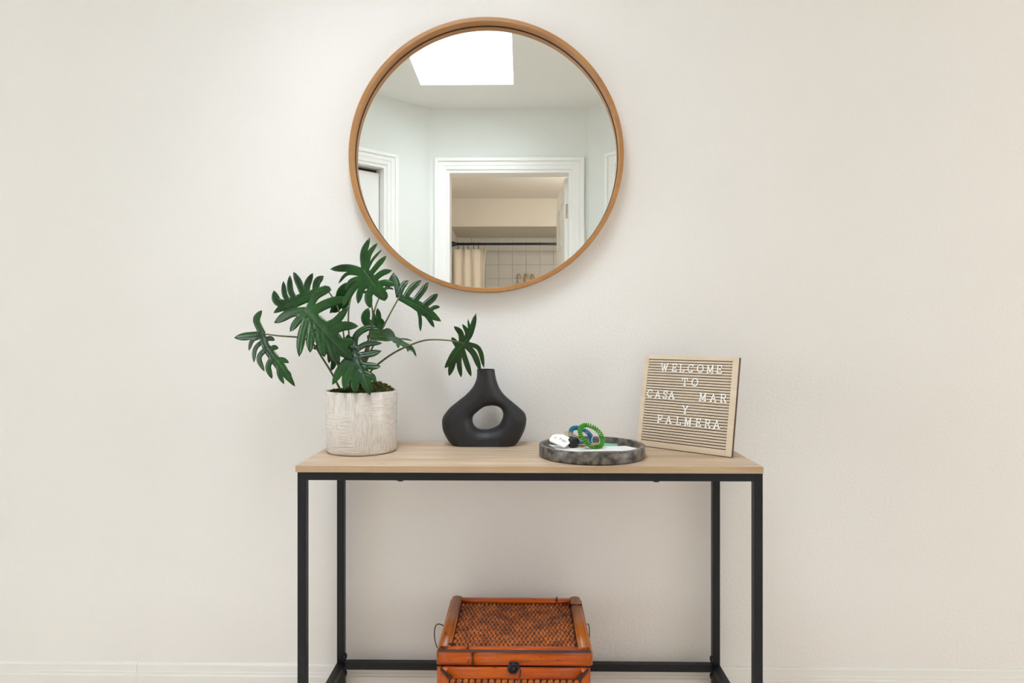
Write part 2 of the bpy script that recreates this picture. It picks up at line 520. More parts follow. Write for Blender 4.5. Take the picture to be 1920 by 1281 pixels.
def on_wall(px, p0, d):                      # distance along a plan line at which the mirror shows it in column px
    lo, hi = 0.0, 1.5
    for _ in range(50):
        m_ = (lo + hi) / 2
        q = Vector((p0[0], p0[1], 1.5)) + d * m_
        w = Vector((q.x, 2 * GLASS_Y - q.y, q.z)) - CAM
        x = CX + F * w.dot(RT) / w.dot(FW)
        if (x > px) == (d.x < 0): lo = m_
        else: hi = m_
    return (lo + hi) / 2


uo = on_wall(724.3, (A.x, DW), dirL)
dl0, dl1 = uo, min(uo + 0.72, LL - 0.09)
wall_l, ML = wall_run('wall_angled_left', (A.x, DW), eL, (-math.sin(aL), -math.cos(aL)), M_HALL, [(dl0, dl1, 0, 2.018)])
casing('trim_2', ML, dl0, dl1, 2.018)
MD = ML @ Matrix.Translation((dl0 + 0.022, 0.045, 0.012))
panel_door('door_2', MD, dl1 - dl0 - 0.044, 1.965, label='closed white panel door in the angled hall wall')
struct('door_gap_shade', box(new(), dl0, dl1, 0.083, 0.11, 0.0, 2.018, M=ML), M_DARK)  # dark sheet behind the door, standing in for shade in its gaps
# angled wall on the right with a cased opening and door
aR = math.radians(45)
LR = (SIDE_Y - DW) / math.sin(aR)
eR = (B.x + LR * math.cos(aR), SIDE_Y)
dirR = Vector((math.cos(aR), math.sin(aR), 0))
uo = on_wall(1136.5, (B.x, DW), dirR) + 0.072
dr0, dr1 = uo, min(uo + 0.70, LR - 0.09)
wall_r, MR = wall_run('wall_angled_right', (B.x, DW), eR, (math.sin(aR), -math.cos(aR)), M_HALL, [(dr0, dr1, 0, 2.035)])
casing('trim_3', MR, dr0, dr1, 2.035)
panel_door('door_3', MR @ Matrix.Translation((dr0 + 0.020, 0.03, 0.010)), dr1 - dr0 - 0.040, 2.005, label='closed white panel door at the right of the hall')
wall_run('wall_side_left', eL, (eL[0], ROOM_Y), (1, 0), M_HALL, thick=0.08)
wall_run('wall_side_right', eR, (eR[0], ROOM_Y), (-1, 0), M_HALL, thick=0.02)
wall_run('wall_front_left', (eL[0], ROOM_Y), (X0, ROOM_Y), (0, -1), M_HALL)
wall_run('wall_front_right', (eR[0], ROOM_Y), (X1, ROOM_Y), (0, -1), M_HALL)


def fill_window_wall(wname, name, x, sgn, label):  # end wall with an added window, unseen, for fill light
    wall_run(wname, (x, ROOM_Y - 0.11), (x, 0.0), (sgn, 0), M_HALL, [(-3.0 - (ROOM_Y - 0.11), -1.3 - (ROOM_Y - 0.11), 0.45, 2.25)])
    bm = new()
    y0, y1, z0, z1 = -3.0, -1.3, 0.45, 2.25
    xa, xb = sorted((x + sgn * 0.03, x + sgn * 0.075))
    for (a, b, c, d) in ((y0, y0 + 0.045, z0, z1), (y1 - 0.045, y1, z0, z1), (y0 + 0.045, y1 - 0.045, z0, z0 + 0.045), (y0 + 0.045, y1 - 0.045, z1 - 0.045, z1), (y0 + 0.045, y1 - 0.045, 1.33, 1.37)):
        box(bm, xa, xb, a, b, c, d)
    w = struct(name, bm, M_TRIM, label=label)
    xm = x + sgn * 0.05
    for c, d in ((z0 + 0.045, 1.33), (1.37, z1 - 0.045)):
        struct('window_pane', box(new(), xm - 0.002, xm + 0.002, y0 + 0.045, y1 - 0.045, c, d), M_PANE, w)


fill_window_wall('wall_left', 'fill_window_1', X0, -1, 'added unseen sash window for fill light in the room left of the hall')
fill_window_wall('wall_right', 'fill_window_2', X1, 1, 'added unseen sash window for fill light in the room right of the hall')

# baseboard: two lengths butting left of the table
prof = [(0, 0), (-0.0150, 0), (-0.0150, 0.080), (-0.0140, 0.0820), (-0.0115, 0.0828), (-0.0115, 0.0890), (-0.0100, 0.0905),
        (-0.0095, 0.094), (-0.0085, 0.1075), (-0.0065, 0.1110), (-0.003, 0.1120), (0, 0.1120)]
JX = P(256, 1250, -0.012).x
for name, a, b, dz in (('baseboard_back', X0, JX - 0.0004, 0.0008), ('baseboard_back_right', JX + 0.0004, X1, 0.0)):
    bm = new()
    slab(bm, [Vector((a, y, z + (dz if z > 0 else 0))) for y, z in prof], Vector((b - a, 0, 0)))
    struct(name, bm, M_BASE)

# bathroom beyond the open door, seen in the mirror
SOF_Y, BACK_Y = -4.773, -5.533
BL = V(844.5, 456, SOF_Y).x
BR = 1.12
SOF_Z = V(950, 424.7, SOF_Y).z
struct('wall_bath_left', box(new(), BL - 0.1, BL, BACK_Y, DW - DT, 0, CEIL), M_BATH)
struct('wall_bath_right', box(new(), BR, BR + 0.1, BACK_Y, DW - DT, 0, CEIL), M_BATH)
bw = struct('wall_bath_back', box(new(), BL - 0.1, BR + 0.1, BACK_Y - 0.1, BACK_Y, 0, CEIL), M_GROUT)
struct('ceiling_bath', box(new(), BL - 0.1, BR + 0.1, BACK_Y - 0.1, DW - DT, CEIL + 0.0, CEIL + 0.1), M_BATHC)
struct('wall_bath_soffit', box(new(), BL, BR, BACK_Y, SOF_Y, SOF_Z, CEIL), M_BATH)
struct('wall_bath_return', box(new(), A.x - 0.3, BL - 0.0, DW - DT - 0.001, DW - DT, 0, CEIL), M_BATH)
# ceramic tiles on the back wall of the shower
TS = 0.152
tile0 = None
nx = int((BR - BL) / TS); nz_ = 7
for j in range(nz_):
    for i in range(nx + 1):
        x0 = BL + i * TS; z1 = SOF_Z - j * TS
        if x0 + TS > BR: continue
        if tile0 is None:
            tb = new(); box(tb, 0.002, TS - 0.002, 0, 0.007, -TS + 0.002, -0.002, 0.0015, 1)
            tile0 = obj('wall_tile', tb, M_TILE, bw)
            o = tile0
        else:
            o = tile0.copy(); COL.objects.link(o)
        o.location = (x0, BACK_Y, z1)
# shower curtain rod, rings, curtain
ROD_Z = V(950, 456.8, SOF_Y).z
ROD_Y = SOF_Y - 0.03
rd = root('curtain_rod', 'dark straight curtain rod across the shower seen in the mirror', 'curtain rod', (BL, ROD_Y, ROD_Z))
bm = new(); tube(bm, [(0.001, 0, 0), (BR - BL - 0.001, 0, 0)], 0.0125, 14)
obj('pole', bm, M_ROD, rd, True)
bm = new(); lathe(bm, [(0.030, 0.0005), (0.030, 0.012), (0.020, 0.045), (0.0135, 0.06)], 20, axis='X')
obj('wall_flange', bm, M_ROD, rd, True)
cl, cr = BL + 0.03, V(907, 500, ROD_Y).x
cu = root('shower_curtain', 'cream pleated shower curtain drawn to the left in the mirror', 'curtain', (cl, ROD_Y, 0.25))
bm = new()
NX, NZ = 60, 10
zt = ROD_Z - 0.045
gr = []
for j in range(NZ + 1):
    row = []
    for i in range(NX + 1):
        s = i / NX; q = j / NZ
        x = cl + (cr - cl) * s + 0.012 * math.sin(s * 9 + q * 2) * q + (0.02 * (1 - q) ** 6 if i > NX - 6 else 0)
        y = ROD_Y + 0.022 * math.sin(s * 2 * PI * 3.2) * (0.5 + 0.5 * q)
        z = zt - (zt - 0.25) * q - 0.012 * abs(math.sin(s * PI * 5)) * (1 - q) ** 8
        row.append(bm.verts.new((x, y, z)))
    gr.append(row)
for j in range(NZ):
    for i in range(NX):
        bm.faces.new((gr[j][i], gr[j][i + 1], gr[j + 1][i + 1], gr[j + 1][i]))
c_o = obj('cloth', bm, M_CURTAIN, cu, True, world=True)
c_o.modifiers.new('t', 'SOLIDIFY').thickness = 0.0025
for px in (859, 869, 878, 888, 897):
    x = V(px, 460, ROD_Y).x
    bm = new()
    tube(bm, [(x + 0.002 * math.sin(a), ROD_Y + 0.019 * math.sin(a), ROD_Z - 0.017 + 0.036 * math.cos(a)) for a in [2 * PI * k / 18 for k in range(18)]], 0.0028, 6, closed=True)
    obj('hook_ring', bm, M_ROD, cu, True, world=True)
# three curved hooks on the shower wall
hk = root('shower_hook_rack', 'small rack of three curved bronze hooks on the tiled shower wall', 'hook rack', (V(986, 520, BACK_Y + 0.05).x, BACK_Y + 0.007, 1.55))
bm = new(); hx = [V(p_, 515, BACK_Y + 0.05).x for p_ in (973, 986, 998.5)]
hz = V(986, 514, BACK_Y + 0.05).z
box(bm, hx[0] - 0.04, hx[2] + 0.04, BACK_Y + 0.0071, BACK_Y + 0.018, hz - 0.12, hz - 0.09, 0.003)
obj('back_plate', bm, M_HINGE, hk, world=True)
for x in hx:
    bm = new()
    tube(bm, crom([(x - 0.012, BACK_Y + 0.018, hz - 0.105), (x - 0.016, BACK_Y + 0.035, hz - 0.05), (x - 0.012, BACK_Y + 0.05, hz - 0.008), (x + 0.004, BACK_Y + 0.05, hz), (x + 0.020, BACK_Y + 0.05, hz - 0.02), (x + 0.024, BACK_Y + 0.05, hz - 0.05)], 5), 0.0055, 8)
    obj('hook', bm, M_BRASS, hk, True, world=True)
# open bathroom door, hinged at the right jamb, swung into the bathroom
hp = V(1069.7, 400, DW - DT).x
MDo = Matrix.Translation((hp, DW - DT - 0.004, 0.012)) @ Matrix.Rotation(math.radians(-90 - 1.0), 4, 'Z')
panel_door('door_1', MDo @ Matrix.Translation((0, -0.036, 0)), 0.72, OP_Z - 0.035, hinge_u=0.0, label='open white panel door of the bathroom')
# added warm fill lamp on the bathroom wall, out of the mirror's view
lp = root('bath_fill_lamp', 'added warm globe lamp for fill, unseen on the bathroom wall', 'lamp', (BR, -3.3, 1.95))
bm = new(); lathe(bm, [(0.05, -0.001), (0.05, -0.015), (0.02, -0.03), (0.02, -0.06)], 20, axis='X'); obj('back_plate', bm, M_HINGE, lp, True)
bm = new(); lathe(bm, [(0.001, -0.19)] + [(0.07 * math.sin(a), -0.12 - 0.07 * math.cos(a)) for a in [PI * k / 12 for k in range(1, 12)]] + [(0.001, -0.05)], 24, axis='X'); obj('fill_lamp_globe', bm, M_FILL_LAMP, lp, True)
pl = bpy.data.lights.new('bath_fill_light', 'POINT'); pl.energy = 29.0; pl.color = (1.0, 0.94, 0.86); pl.shadow_soft_size = 0.07  # added fill, brightens the bathroom and the hall through its doorway
po = bpy.data.objects.new('bath_fill_light', pl); po.location = (BR - 0.30, -3.3, 1.95); COL.objects.link(po)

# ------------------------------------------------------------------ console table
TZ = 0.75
TF = -0.372                                  # front edge
tl, tr_ = P(553.7, 874, TF).x, P(1431.7, 876.5, TF).x
TBK = -0.018
tab = root('console_table', 'narrow console table with light oak top and black metal frame', 'table', ((tl + tr_) / 2, (TF + TBK) / 2, 0))
TH = 0.0158
bm = box(new(), tl, tr_, TF, TBK, TZ - TH, TZ, 0.0008, 1)
top = obj('tabletop', bm, M_OAK, tab, world=True, label='light oak laminate top')
bm = box(new(), tl + 0.0005, tr_ - 0.0005, TF - 0.0006, TF + 0.0004, TZ - TH + 0.0005, TZ - 0.0006)
obj('edge_banding', bm, M_OAKE, top, world=True)
q = 0.0200
ly0 = TF + 0.004
lx0, lx1 = P(557.4, 1000, ly0).x, P(1430.6, 1000, ly0).x
by1 = TBK - 0.002; by0 = by1 - q
zt = TZ - TH
for x in (lx0, lx1 - q):
    for y in (ly0, by0):
        bm = box(new(), x, x + q, y, y + q, 0.0, zt - 0.0005, 0.0012, 2)
        obj('leg', bm, M_STEEL, tab, world=True)
ra = 0.0188
for y in (ly0, by0):
    obj('apron_rail', box(new(), lx0 + q, lx1 - q, y, y + q, zt - ra, zt - 0.0005, 0.001), M_STEEL, tab, world=True)
for x in (lx0, lx1 - q):
    obj('apron_rail', box(new(), x, x + q, ly0 + q, by0, zt - ra, zt - 0.0005, 0.001), M_STEEL, tab, world=True)
rz0, rz1 = 0.114, 0.134
obj('stretcher', box(new(), lx0 + q, lx1 - q, by0, by0 + q, rz0, rz1, 0.001), M_STEEL, tab, world=True)
for x, s in ((lx0, 1), (lx1 - q, -1)):
    obj('stretcher', box(new(), x, x + q, ly0 + q, by0, rz0, rz1, 0.001), M_STEEL, tab, world=True)
    xi = x + q if s > 0 else x
    for z in (rz1 + 0.014, rz0 - 0.014):     # bolt heads above and below the joint
        bm = new(); lathe(bm, [(0.0095, -0.0005 * s), (0.0095, 0.002 * s), (0.006, 0.0055 * s), (0.001, 0.0065 * s)], 14, (xi, by0 + 0.008, z), 'X')
        obj('bolt', bm, M_BLACKP, tab, True, world=True)
for px in (751, 1230):
    c = P(px, 903, ly0 + 0.012)
    bm = new(); lathe(bm, [(0.009, zt - ra + 0.0002), (0.009, zt - ra - 0.002), (0.005, zt - ra - 0.004), (0.001, zt - ra - 0.0045)], 14, (c.x, c.y, 0))
    obj('screw', bm, M_BLACKP, tab, True, world=True)

# ------------------------------------------------------------------ round mirror
mc = P(910.8, 289.6, -0.040)
R = 258.7 * (1.895 - 0.040) / F
mir = root('round_mirror', 'large round mirror with a thin honey-brown wooden frame', 'mirror', (mc.x, 0, mc.z - R))
W = 0.0122
bm = new()
lathe(bm, [(R, -0.0008), (R, -0.0385), (R - 0.0012, -0.040), (R - W + 0.0010, -0.040), (R - W, -0.0390), (R - W, -0.0102), (R - W, -0.0008)], 160, (mc.x, 0, mc.z), 'Y', close=True)
fr = obj('frame', bm, M_FRAMEW, mir, world=True, label='honey-brown bentwood ring')
for f in fr.data.polygons: f.use_smooth = True
fr.modifiers.new('e', 'EDGE_SPLIT').split_angle = math.radians(35)
bm = new(); lathe(bm, [(R - W - 0.0004, -0.0101), (R - W - 0.0004, -0.0116), (R - W - 0.0016, -0.0116), (R - W - 0.0016, -0.0101)], 160, (mc.x, 0, mc.z), 'Y', close=True)
obj('gap_shade_ring', bm, M_DARK, mir, True, world=True)  # dark ring put in for the shaded gap between frame and glass
bm = new(); lathe(bm, [(R - W - 0.0003, -0.004), (R - W - 0.0003, GLASS_Y)], 160, (mc.x, 0, mc.z), 'Y')
obj('mirror_glass', bm, M_MIRROR, mir, world=True, label='clear silvered glass disc')

# ------------------------------------------------------------------ black vase with a hole
VY = -0.083
out = [(1391, 33), (1391, 85), (1382, 130), (1352, 190), (1292, 255), (1222, 310), (1160, 362), (1116, 415), (1097, 450), (1092, 495), (1100, 555),
       (1122, 605), (1150, 650), (1180, 681), (1722, 681), (1745, 655), (1775, 605), (1803, 540), (1814, 480), (1812, 438), (1794, 400), (1750, 358),
       (1690, 308), (1632, 258), (1592, 207), (1566, 150), (1550, 90), (1542, 33)]
hole = [(1500, 346), (1450, 358), (1400, 393), (1362, 430), (1353, 470), (1368, 513), (1398, 539), (1440, 548), (1490, 545), (1540, 530), (1580, 505),
        (1606, 462), (1615, 420), (1605, 382), (1577, 356), (1540, 346)]


def vpx(p):
    w = P(590 + p[0] / 4.5714, 690 + p[1] / 4.5714, VY)
    return Vector((w.x, w.z))


vo = [vpx(p) for p in out]
zb = vo[13].y
vo = [Vector((p.x, TZ + 0.0006 + (p.y - zb))) for p in vo]
vh = [Vector((vpx(p).x, TZ + 0.0006 + (vpx(p).y - zb))) for p in hole]
left = crom(vo[:14], 6); right = crom(vo[14:], 6)
hol = crom(vh, 5, True)
walls2 = [left, right, hol + [hol[0]]]       # top and bottom edges stay flat


def seg_d(p):
    best = 1e9
    for poly in walls2:
        for a, b in zip(poly[:-1], poly[1:]):
            ab = b - a
            t_ = max(0.0, min(1.0, (p - a).dot(ab) / max(ab.length_squared, 1e-12)))
            d_ = (p - (a + ab * t_)).length
            if d_ < best: best = d_
    return best


HT = 0.034


def half_t(d_):
    d_ = min(d_, HT)
    return math.sqrt(max(0.0, HT * HT - (HT - d_) ** 2)) * 0.95


pts2 = []
edges2 = []


def add_loop(poly, closed):
    i0 = len(pts2)
    pts2.extend(poly)
    n = len(poly)
    for i in range(n if closed else n - 1): edges2.append((i0 + i, i0 + (i + 1) % n))
    return i0


botm = [left[-1].lerp(right[0], k / 40) for k in range(1, 40)]
topm = [right[-1].lerp(left[0], k / 20) for k in range(1, 20)]
outline = left + botm + right + topm
add_loop(outline, True)
add_loop(hol, True)
n_fixed = len(pts2)
for poly, closed in ((left, False), (right, False), (hol, True)):
    n = len(poly)
    for off in (0.0004, 0.0015, 0.0035, 0.0065, 0.0105, 0.0155, 0.021, 0.027):
        for i in range(n):
            a = poly[i - 1] if (closed or i > 0) else poly[i]
            b = poly[(i + 1) % n] if (closed or i < n - 1) else poly[i]
            tn = (b - a)
            if tn.length < 1e-9: continue
            tn.normalize()
            for nn in (Vector((-tn.y, tn.x)), Vector((tn.y, -tn.x))):
                p = poly[i] + nn * off
                if p.y <= TZ + 0.0012 or p.y >= left[0].y - 0.0006: continue
                inside = False
                j = len(outline) - 1
                for k in range(len(outline)):
                    A_, B_ = outline[k], outline[j]
                    if (A_.y > p.y) != (B_.y > p.y) and p.x < (B_.x - A_.x) * (p.y - A_.y) / (B_.y - A_.y) + A_.x: inside = not inside
                    j = k
                if not inside: continue
                j = len(hol) - 1
                for k in range(len(hol)):
                    A_, B_ = hol[k], hol[j]
                    if (A_.y > p.y) != (B_.y > p.y) and p.x < (B_.x - A_.x) * (p.y - A_.y) / (B_.y - A_.y) + A_.x: inside = not inside
                    j = k
                if inside and seg_d(p) > off * 0.93: pts2.append(p)
vv, ee, ff, *_r = geometry.delaunay_2d_cdt(pts2, edges2, [], 0, 1e-6)
hc = sum(hol, Vector((0, 0))) / len(hol)


def in_poly(p, poly):
    ins = False
    j = len(poly) - 1
    for k in range(len(poly)):
        A_, B_ = poly[k], poly[j]
        if (A_.y > p.y) != (B_.y > p.y) and p.x < (B_.x - A_.x) * (p.y - A_.y) / (B_.y - A_.y) + A_.x: ins = not ins
        j = k
    return ins


bm = new()
ht = [half_t(seg_d(p)) for p in vv]
fv = [bm.verts.new((p.x, VY - h, p.y)) for p, h in zip(vv, ht)]
bv = [bm.verts.new((p.x, VY + h, p.y)) for p, h in zip(vv, ht)]
for f in ff:
    c = sum((vv[i] for i in f), Vector((0, 0))) / len(f)
    if in_poly(c, outline) and not in_poly(c, hol):
        bm.faces.new([fv[i] for i in f]); bm.faces.new([bv[i] for i in f][::-1])
for v in [v for v in bm.verts if not v.link_faces]: bm.verts.remove(v)
bmesh.ops.remove_doubles(bm, verts=bm.verts, dist=1e-5)
zt_v, zb_v = left[0].y, TZ + 0.0006


def edge_loop(z):
    vs = [v for v in bm.verts if abs(v.co.z - z) < 1e-5 and any(len(e.link_faces) == 1 for e in v.link_edges)]
    cx_ = sum(v.co.x for v in vs) / len(vs)
    return sorted(vs, key=lambda v: math.atan2(v.co.y - VY, v.co.x - cx_))


bl_ = edge_loop(zb_v)
if len(bl_) > 2: bm.faces.new(bl_)
tlp = edge_loop(zt_v)
cxv = (left[0].x + right[-1].x) / 2
prev = tlp
for sc, dz in ((0.97, 0.0012), (0.86, 0.0012), (0.80, -0.001), (0.78, -0.03), (0.6, -0.05)):
    cur = [bm.verts.new((cxv + (v.co.x - cxv) * sc, VY + (v.co.y - VY) * sc, zt_v + dz)) for v in tlp]
    n = len(cur)
    for i in range(n):
        bm.faces.new((prev[i], prev[(i + 1) % n], cur[(i + 1) % n], cur[i]))
    prev = cur
bm.faces.new(prev)
vs_o = obj('hollow_vase', bm, M_VASE, None, True, origin=((left[0].x + right[-1].x) / 2, VY, TZ))
tag(vs_o, 'matte black ceramic vase with a hole through its body', 'vase')

# ------------------------------------------------------------------ marble tray
tcx = P(1109.3, 840, -0.236).x
tcy = -0.237
TR, TRI, THT = 0.1305, 0.1195, 0.0295
bm = new()
lathe(bm, [(TR - 0.003, TZ + 0.0005), (TR - 0.0005, TZ + 0.003), (TR, TZ + 0.006), (TR, TZ + THT - 0.002), (TR - 0.0015, TZ + THT), (TRI + 0.0015, TZ + THT), (TRI, TZ + THT - 0.002),
           (TRI - 0.001, TZ + 0.015), (TRI - 0.005, TZ + 0.011), (0.001, TZ + 0.011)], 96, (tcx, tcy, 0))
tr_o = obj('marble_tray', bm, M_MARBLE, None, True, origin=(tcx, tcy, TZ))
tr_o.modifiers.new('e', 'EDGE_SPLIT').split_angle = math.radians(50)
tag(tr_o, 'round dark brown marble tray near the front edge of the table', 'tray')
FLZ = TZ + 0.011


def sheet(name, px, z, m, label, cat, th=0.0007, sag=None, group=None):
    pts = []
    for (a, b) in px:
        q = Pz(a, b, z)
        d = Vector((q.x - tcx, q.y - tcy))
        if d.length > TRI - 0.006:
            d = d.normalized() * (TRI - 0.006)
        zz = z + (sag(d.x, d.y) if sag else 0)
        pts.append(Vector((tcx + d.x, tcy + d.y, zz)))
    bm = new(); slab(bm, pts, Vector((0, 0, th)))
    bmesh.ops.triangulate(bm, faces=[f for f in bm.faces if len(f.verts) > 4])
    o = obj(name, bm, m, None, origin=tuple(sum(pts, Vector()) / len(pts)))
    return tag(o, label, cat, group)


sheet('paper_card', [(1026, 834.5), (1049, 846.4), (1062, 847.2), (1075, 841), (1058, 838)], FLZ + 0.0085, M_PAPER, 'white card at the left of the tray under the white key tag', 'card', sag=lambda x, y: 0.012 * max(0, -x - 0.03) )
sheet('folded_paper', [(1056, 838), (1068, 847.6), (1150, 846.2), (1181, 846.6), (1160, 837.2), (1100, 837.8)], FLZ + 0.0095, M_PAPER, 'long white folded paper across the front of the tray', 'paper')
sheet('paper_slip', [(1158, 837.4), (1178, 846.4), (1200, 841.5), (1172, 836.6)], FLZ + 0.0078, M_PAPER, 'small white paper slip at the right end of the tray', 'paper')
sheet('teal_note', [(1120, 841), (1131, 829.2), (1166, 831.2), (1158, 839.5)], FLZ + 0.0035, M_TEAL, 'pale teal paper note behind the white papers in the tray', 'paper')


def coil(name, label, m, c, a, b, turns, rmin, rt):
    n = turns * 12
    ax = a.cross(b).normalized()
    pts = []
    for i in range(n):
        t_ = 2 * PI * i / n
        ctr = c + a * math.cos(t_) + b * math.sin(t_)
        rad = (a * math.cos(t_) + b * math.sin(t_)).normalized()
        ph = 2 * PI * turns * i / n
        pts.append(ctr + (rad * math.cos(ph) + ax * math.sin(ph)) * rmin)
    bm = new(); tube(bm, pts, rt, 6, closed=True)
    lo = min(v.co.z for v in bm.verts)
    r_ = root(name, label, 'key coil', (c.x, c.y, lo))
    obj('coil', bm, m, r_, True, world=True)
    return r_


gc = P(1108.5, 817.5, -0.247)
g = coil('coil_keychain', 'bright green spiral wrist coil with keys on the tray', M_GREENC, gc, Vector((0.0265, -0.006, -0.0165)), Vector((0.0085, 0.016, 0.0185)), 34, 0.0046, 0.0018)
bc = P(1090, 818, -0.192)
b_ = coil('coil_keychain', 'blue spiral wrist coil lying behind the green coil', M_BLUEC, bc, Vector((0.027, 0.004, -0.008)), Vector((-0.002, 0.020, 0.0175)), 34, 0.0046, 0.0018)


def ringw(c, n_, r, rt):
    n_ = Vector(n_).normalized(); u = n_.orthogonal().normalized(); w = n_.cross(u)
    bm = new(); tube(bm, [c + (u * math.cos(2 * PI * k / 28) + w * math.sin(2 * PI * k / 28)) * r for k in range(28)], rt, 6, closed=True)
    return bm


obj('key_ring', ringw(P(1117, 826, -0.258), (0.5, -1, 0.25), 0.0115, 0.0009), M_CHROME, g, True, world=True, label='steel split ring')
obj('key_ring', ringw(P(1066, 814, -0.232), (0.1, -0.5, 1), 0.0095, 0.0009), M_BRASS, b_, True, world=True, label='brass split ring')


def key(px, py, y, ang, tilt, m, parent, L=0.05):
    """a door key: round bow with a hole, blade with cuts"""
    bm = new()
    n = 18
    ro, ri = 0.0105, 0.0032
    th = 0.0022
    o1 = [Vector((ro * math.cos(2 * PI * k / n), ro * math.sin(2 * PI * k / n), 0)) for k in range(n)]
    i1 = [Vector((-0.005 + ri * math.cos(2 * PI * k / n), ri * math.sin(2 * PI * k / n), 0)) for k in range(n)]
    V_ = [[bm.verts.new(p + Vector((0, 0, z))) for p in L_] for z in (0, th) for L_ in (o1, i1)]
    for k in range(n):
        k2 = (k + 1) % n
        bm.faces.new((V_[0][k], V_[0][k2], V_[1][k2], V_[1][k])); bm.faces.new((V_[2][k], V_[2][k2], V_[3][k2], V_[3][k]))
        bm.faces.new((V_[0][k], V_[0][k2], V_[2][k2], V_[2][k])); bm.faces.new((V_[1][k], V_[1][k2], V_[3][k2], V_[3][k]))
    bl = [(0.009, -0.004), (L * 0.9, -0.004), (L, -0.001), (L * 0.93, 0.003), (L * 0.82, 0.0012), (L * 0.72, 0.0035), (L * 0.6, 0.001), (L * 0.5, 0.0035), (L * 0.38, 0.004), (0.009, 0.004)]
    slab(bm, [Vector((x, y_, 0.0003)) for x, y_ in bl], Vector((0, 0, th - 0.0006)))
    q = P(px, py, y)
    bm.transform(Matrix.Translation(q) @ Matrix.Rotation(ang, 4, 'Z') @ Matrix.Rotation(tilt, 4, 'Y'))
    return obj('key', bm, m, parent, world=True, label='cut door key')


key(1115, 834, -0.262, math.radians(205), math.radians(6), M_BRASS, g, 0.045)
key(1112, 835, -0.256, math.radians(165), math.radians(2), M_CHROME, g, 0.05)
key(1072, 816, -0.228, math.radians(-12), math.radians(14), M_BRASS, b_, 0.035)
key(1074, 817, -0.232, math.radians(-40), math.radians(22), M_CHROME, b_, 0.03)
bm = box(new(), -0.013, 0.013, -0.009, 0.009, 0, 0.024, 0.006, 3)
bm.transform(Matrix.Translation(P(1075, 838, -0.243)) @ Matrix.Rotation(0.3, 4, 'X') @ Matrix.Rotation(0.4, 4, 'Z'))
obj('remote_fob', bm, M_BLACKP, b_, True, world=True, label='black plastic fob')

# white key tag with print
tp = [(1036.5, 815.2), (1045, 814.4), (1057, 814.4), (1061.5, 816.5), (1064.5, 819.5), (1069.6, 821.2), (1069.8, 823.6), (1070.3, 827.2), (1069.0, 829.4), (1059.6, 836.8), (1056.5, 837.3), (1045, 832.6), (1031.2, 826.4), (1029.8, 824.6), (1031, 821.5)]


def tagp(px, py, lift=0.0):
    q = P(px, py, -0.232 - (py - 814.4) / 22.9 * 0.038)
    return q + tn_ * lift


tn_ = Vector((0, 0, 0))
tA, tB, tC = tagp(1036, 815), tagp(1069, 822), tagp(1057, 837)
tn_ = (tC - tA).cross(tB - tA).normalized()
if tn_.y > 0: tn_ = -tn_
kt = root('key_tag', 'white plastic key tag with small printed word on the tray', 'key tag', tuple(tC))
bm = slab(new(), [tagp(*p_) for p_ in tp], -tn_ * 0.0045)
bmesh.ops.bevel(bm, geom=[e for e in bm.edges if len(e.link_faces) == 2 and all(len(f.verts) > 4 for f in e.link_faces) is False and any(len(f.verts) > 4 for f in e.link_faces)], offset=0.0009, segments=2, affect='EDGES')
obj('tag_body', bm, M_WHITEP, kt, world=True)


def text_mesh(body, size, Mx):
    cu_ = bpy.data.curves.new('t', 'FONT'); cu_.body = body; cu_.size = size; cu_.extrude = 0.00012
    cu_.align_x = 'CENTER'; cu_.align_y = 'CENTER'
    to = bpy.data.objects.new('t', cu_); COL.objects.link(to)
    dg = bpy.context.evaluated_depsgraph_get()
    me = bpy.data.meshes.new_from_object(to.evaluated_get(dg))
    bm_ = new(); bm_.from_mesh(me)
    bpy.data.objects.remove(to); bpy.data.curves.remove(cu_); bpy.data.meshes.remove(me)
    bm_.transform(Mx)
    return bm_


u_ = (tagp(1063, 829.2) - tagp(1047, 822.2)); u_ = (u_ - tn_ * u_.dot(tn_)).normalized()
v_ = tn_.cross(u_)
if v_.z < 0: v_ = -v_
oc = tagp(1055.3, 825.8, 0.0003)
MT = Matrix(((u_.x, v_.x, tn_.x, oc.x), (u_.y, v_.y, tn_.y, oc.y), (u_.z, v_.z, tn_.z, oc.z), (0, 0, 0, 1)))
obj('printed_word', text_mesh('Tripr', 0.0105, MT), M_INK, kt, world=True, label='dark blue printed word')
oc2 = tagp(1041.5, 821.3, 0.0003)
MT2 = MT.copy(); MT2.translation = oc2
bm = new(); n = 24
for r0, r1, a0, a1 in ((0.0030, 0.0046, 0.4, 5.4), (0.0, 0.0020, 0, 2 * PI)):
    for k in range(n):
        a, b2 = a0 + (a1 - a0) * k / n, a0 + (a1 - a0) * (k + 1) / n
        pp = [Vector((r1 * math.cos(a), r1 * math.sin(a), 0)), Vector((r1 * math.cos(b2), r1 * math.sin(b2), 0)), Vector((r0 * math.cos(b2), r0 * math.sin(b2), 0)), Vector((r0 * math.cos(a), r0 * math.sin(a), 0))]
        if r0 == 0: pp = pp[:3]
        slab(bm, pp, Vector((0, 0, 0.0001)))
bm.transform(MT2)
obj('printed_emblem', bm, M_LOGO, kt, world=True, label='pale yellow round emblem')

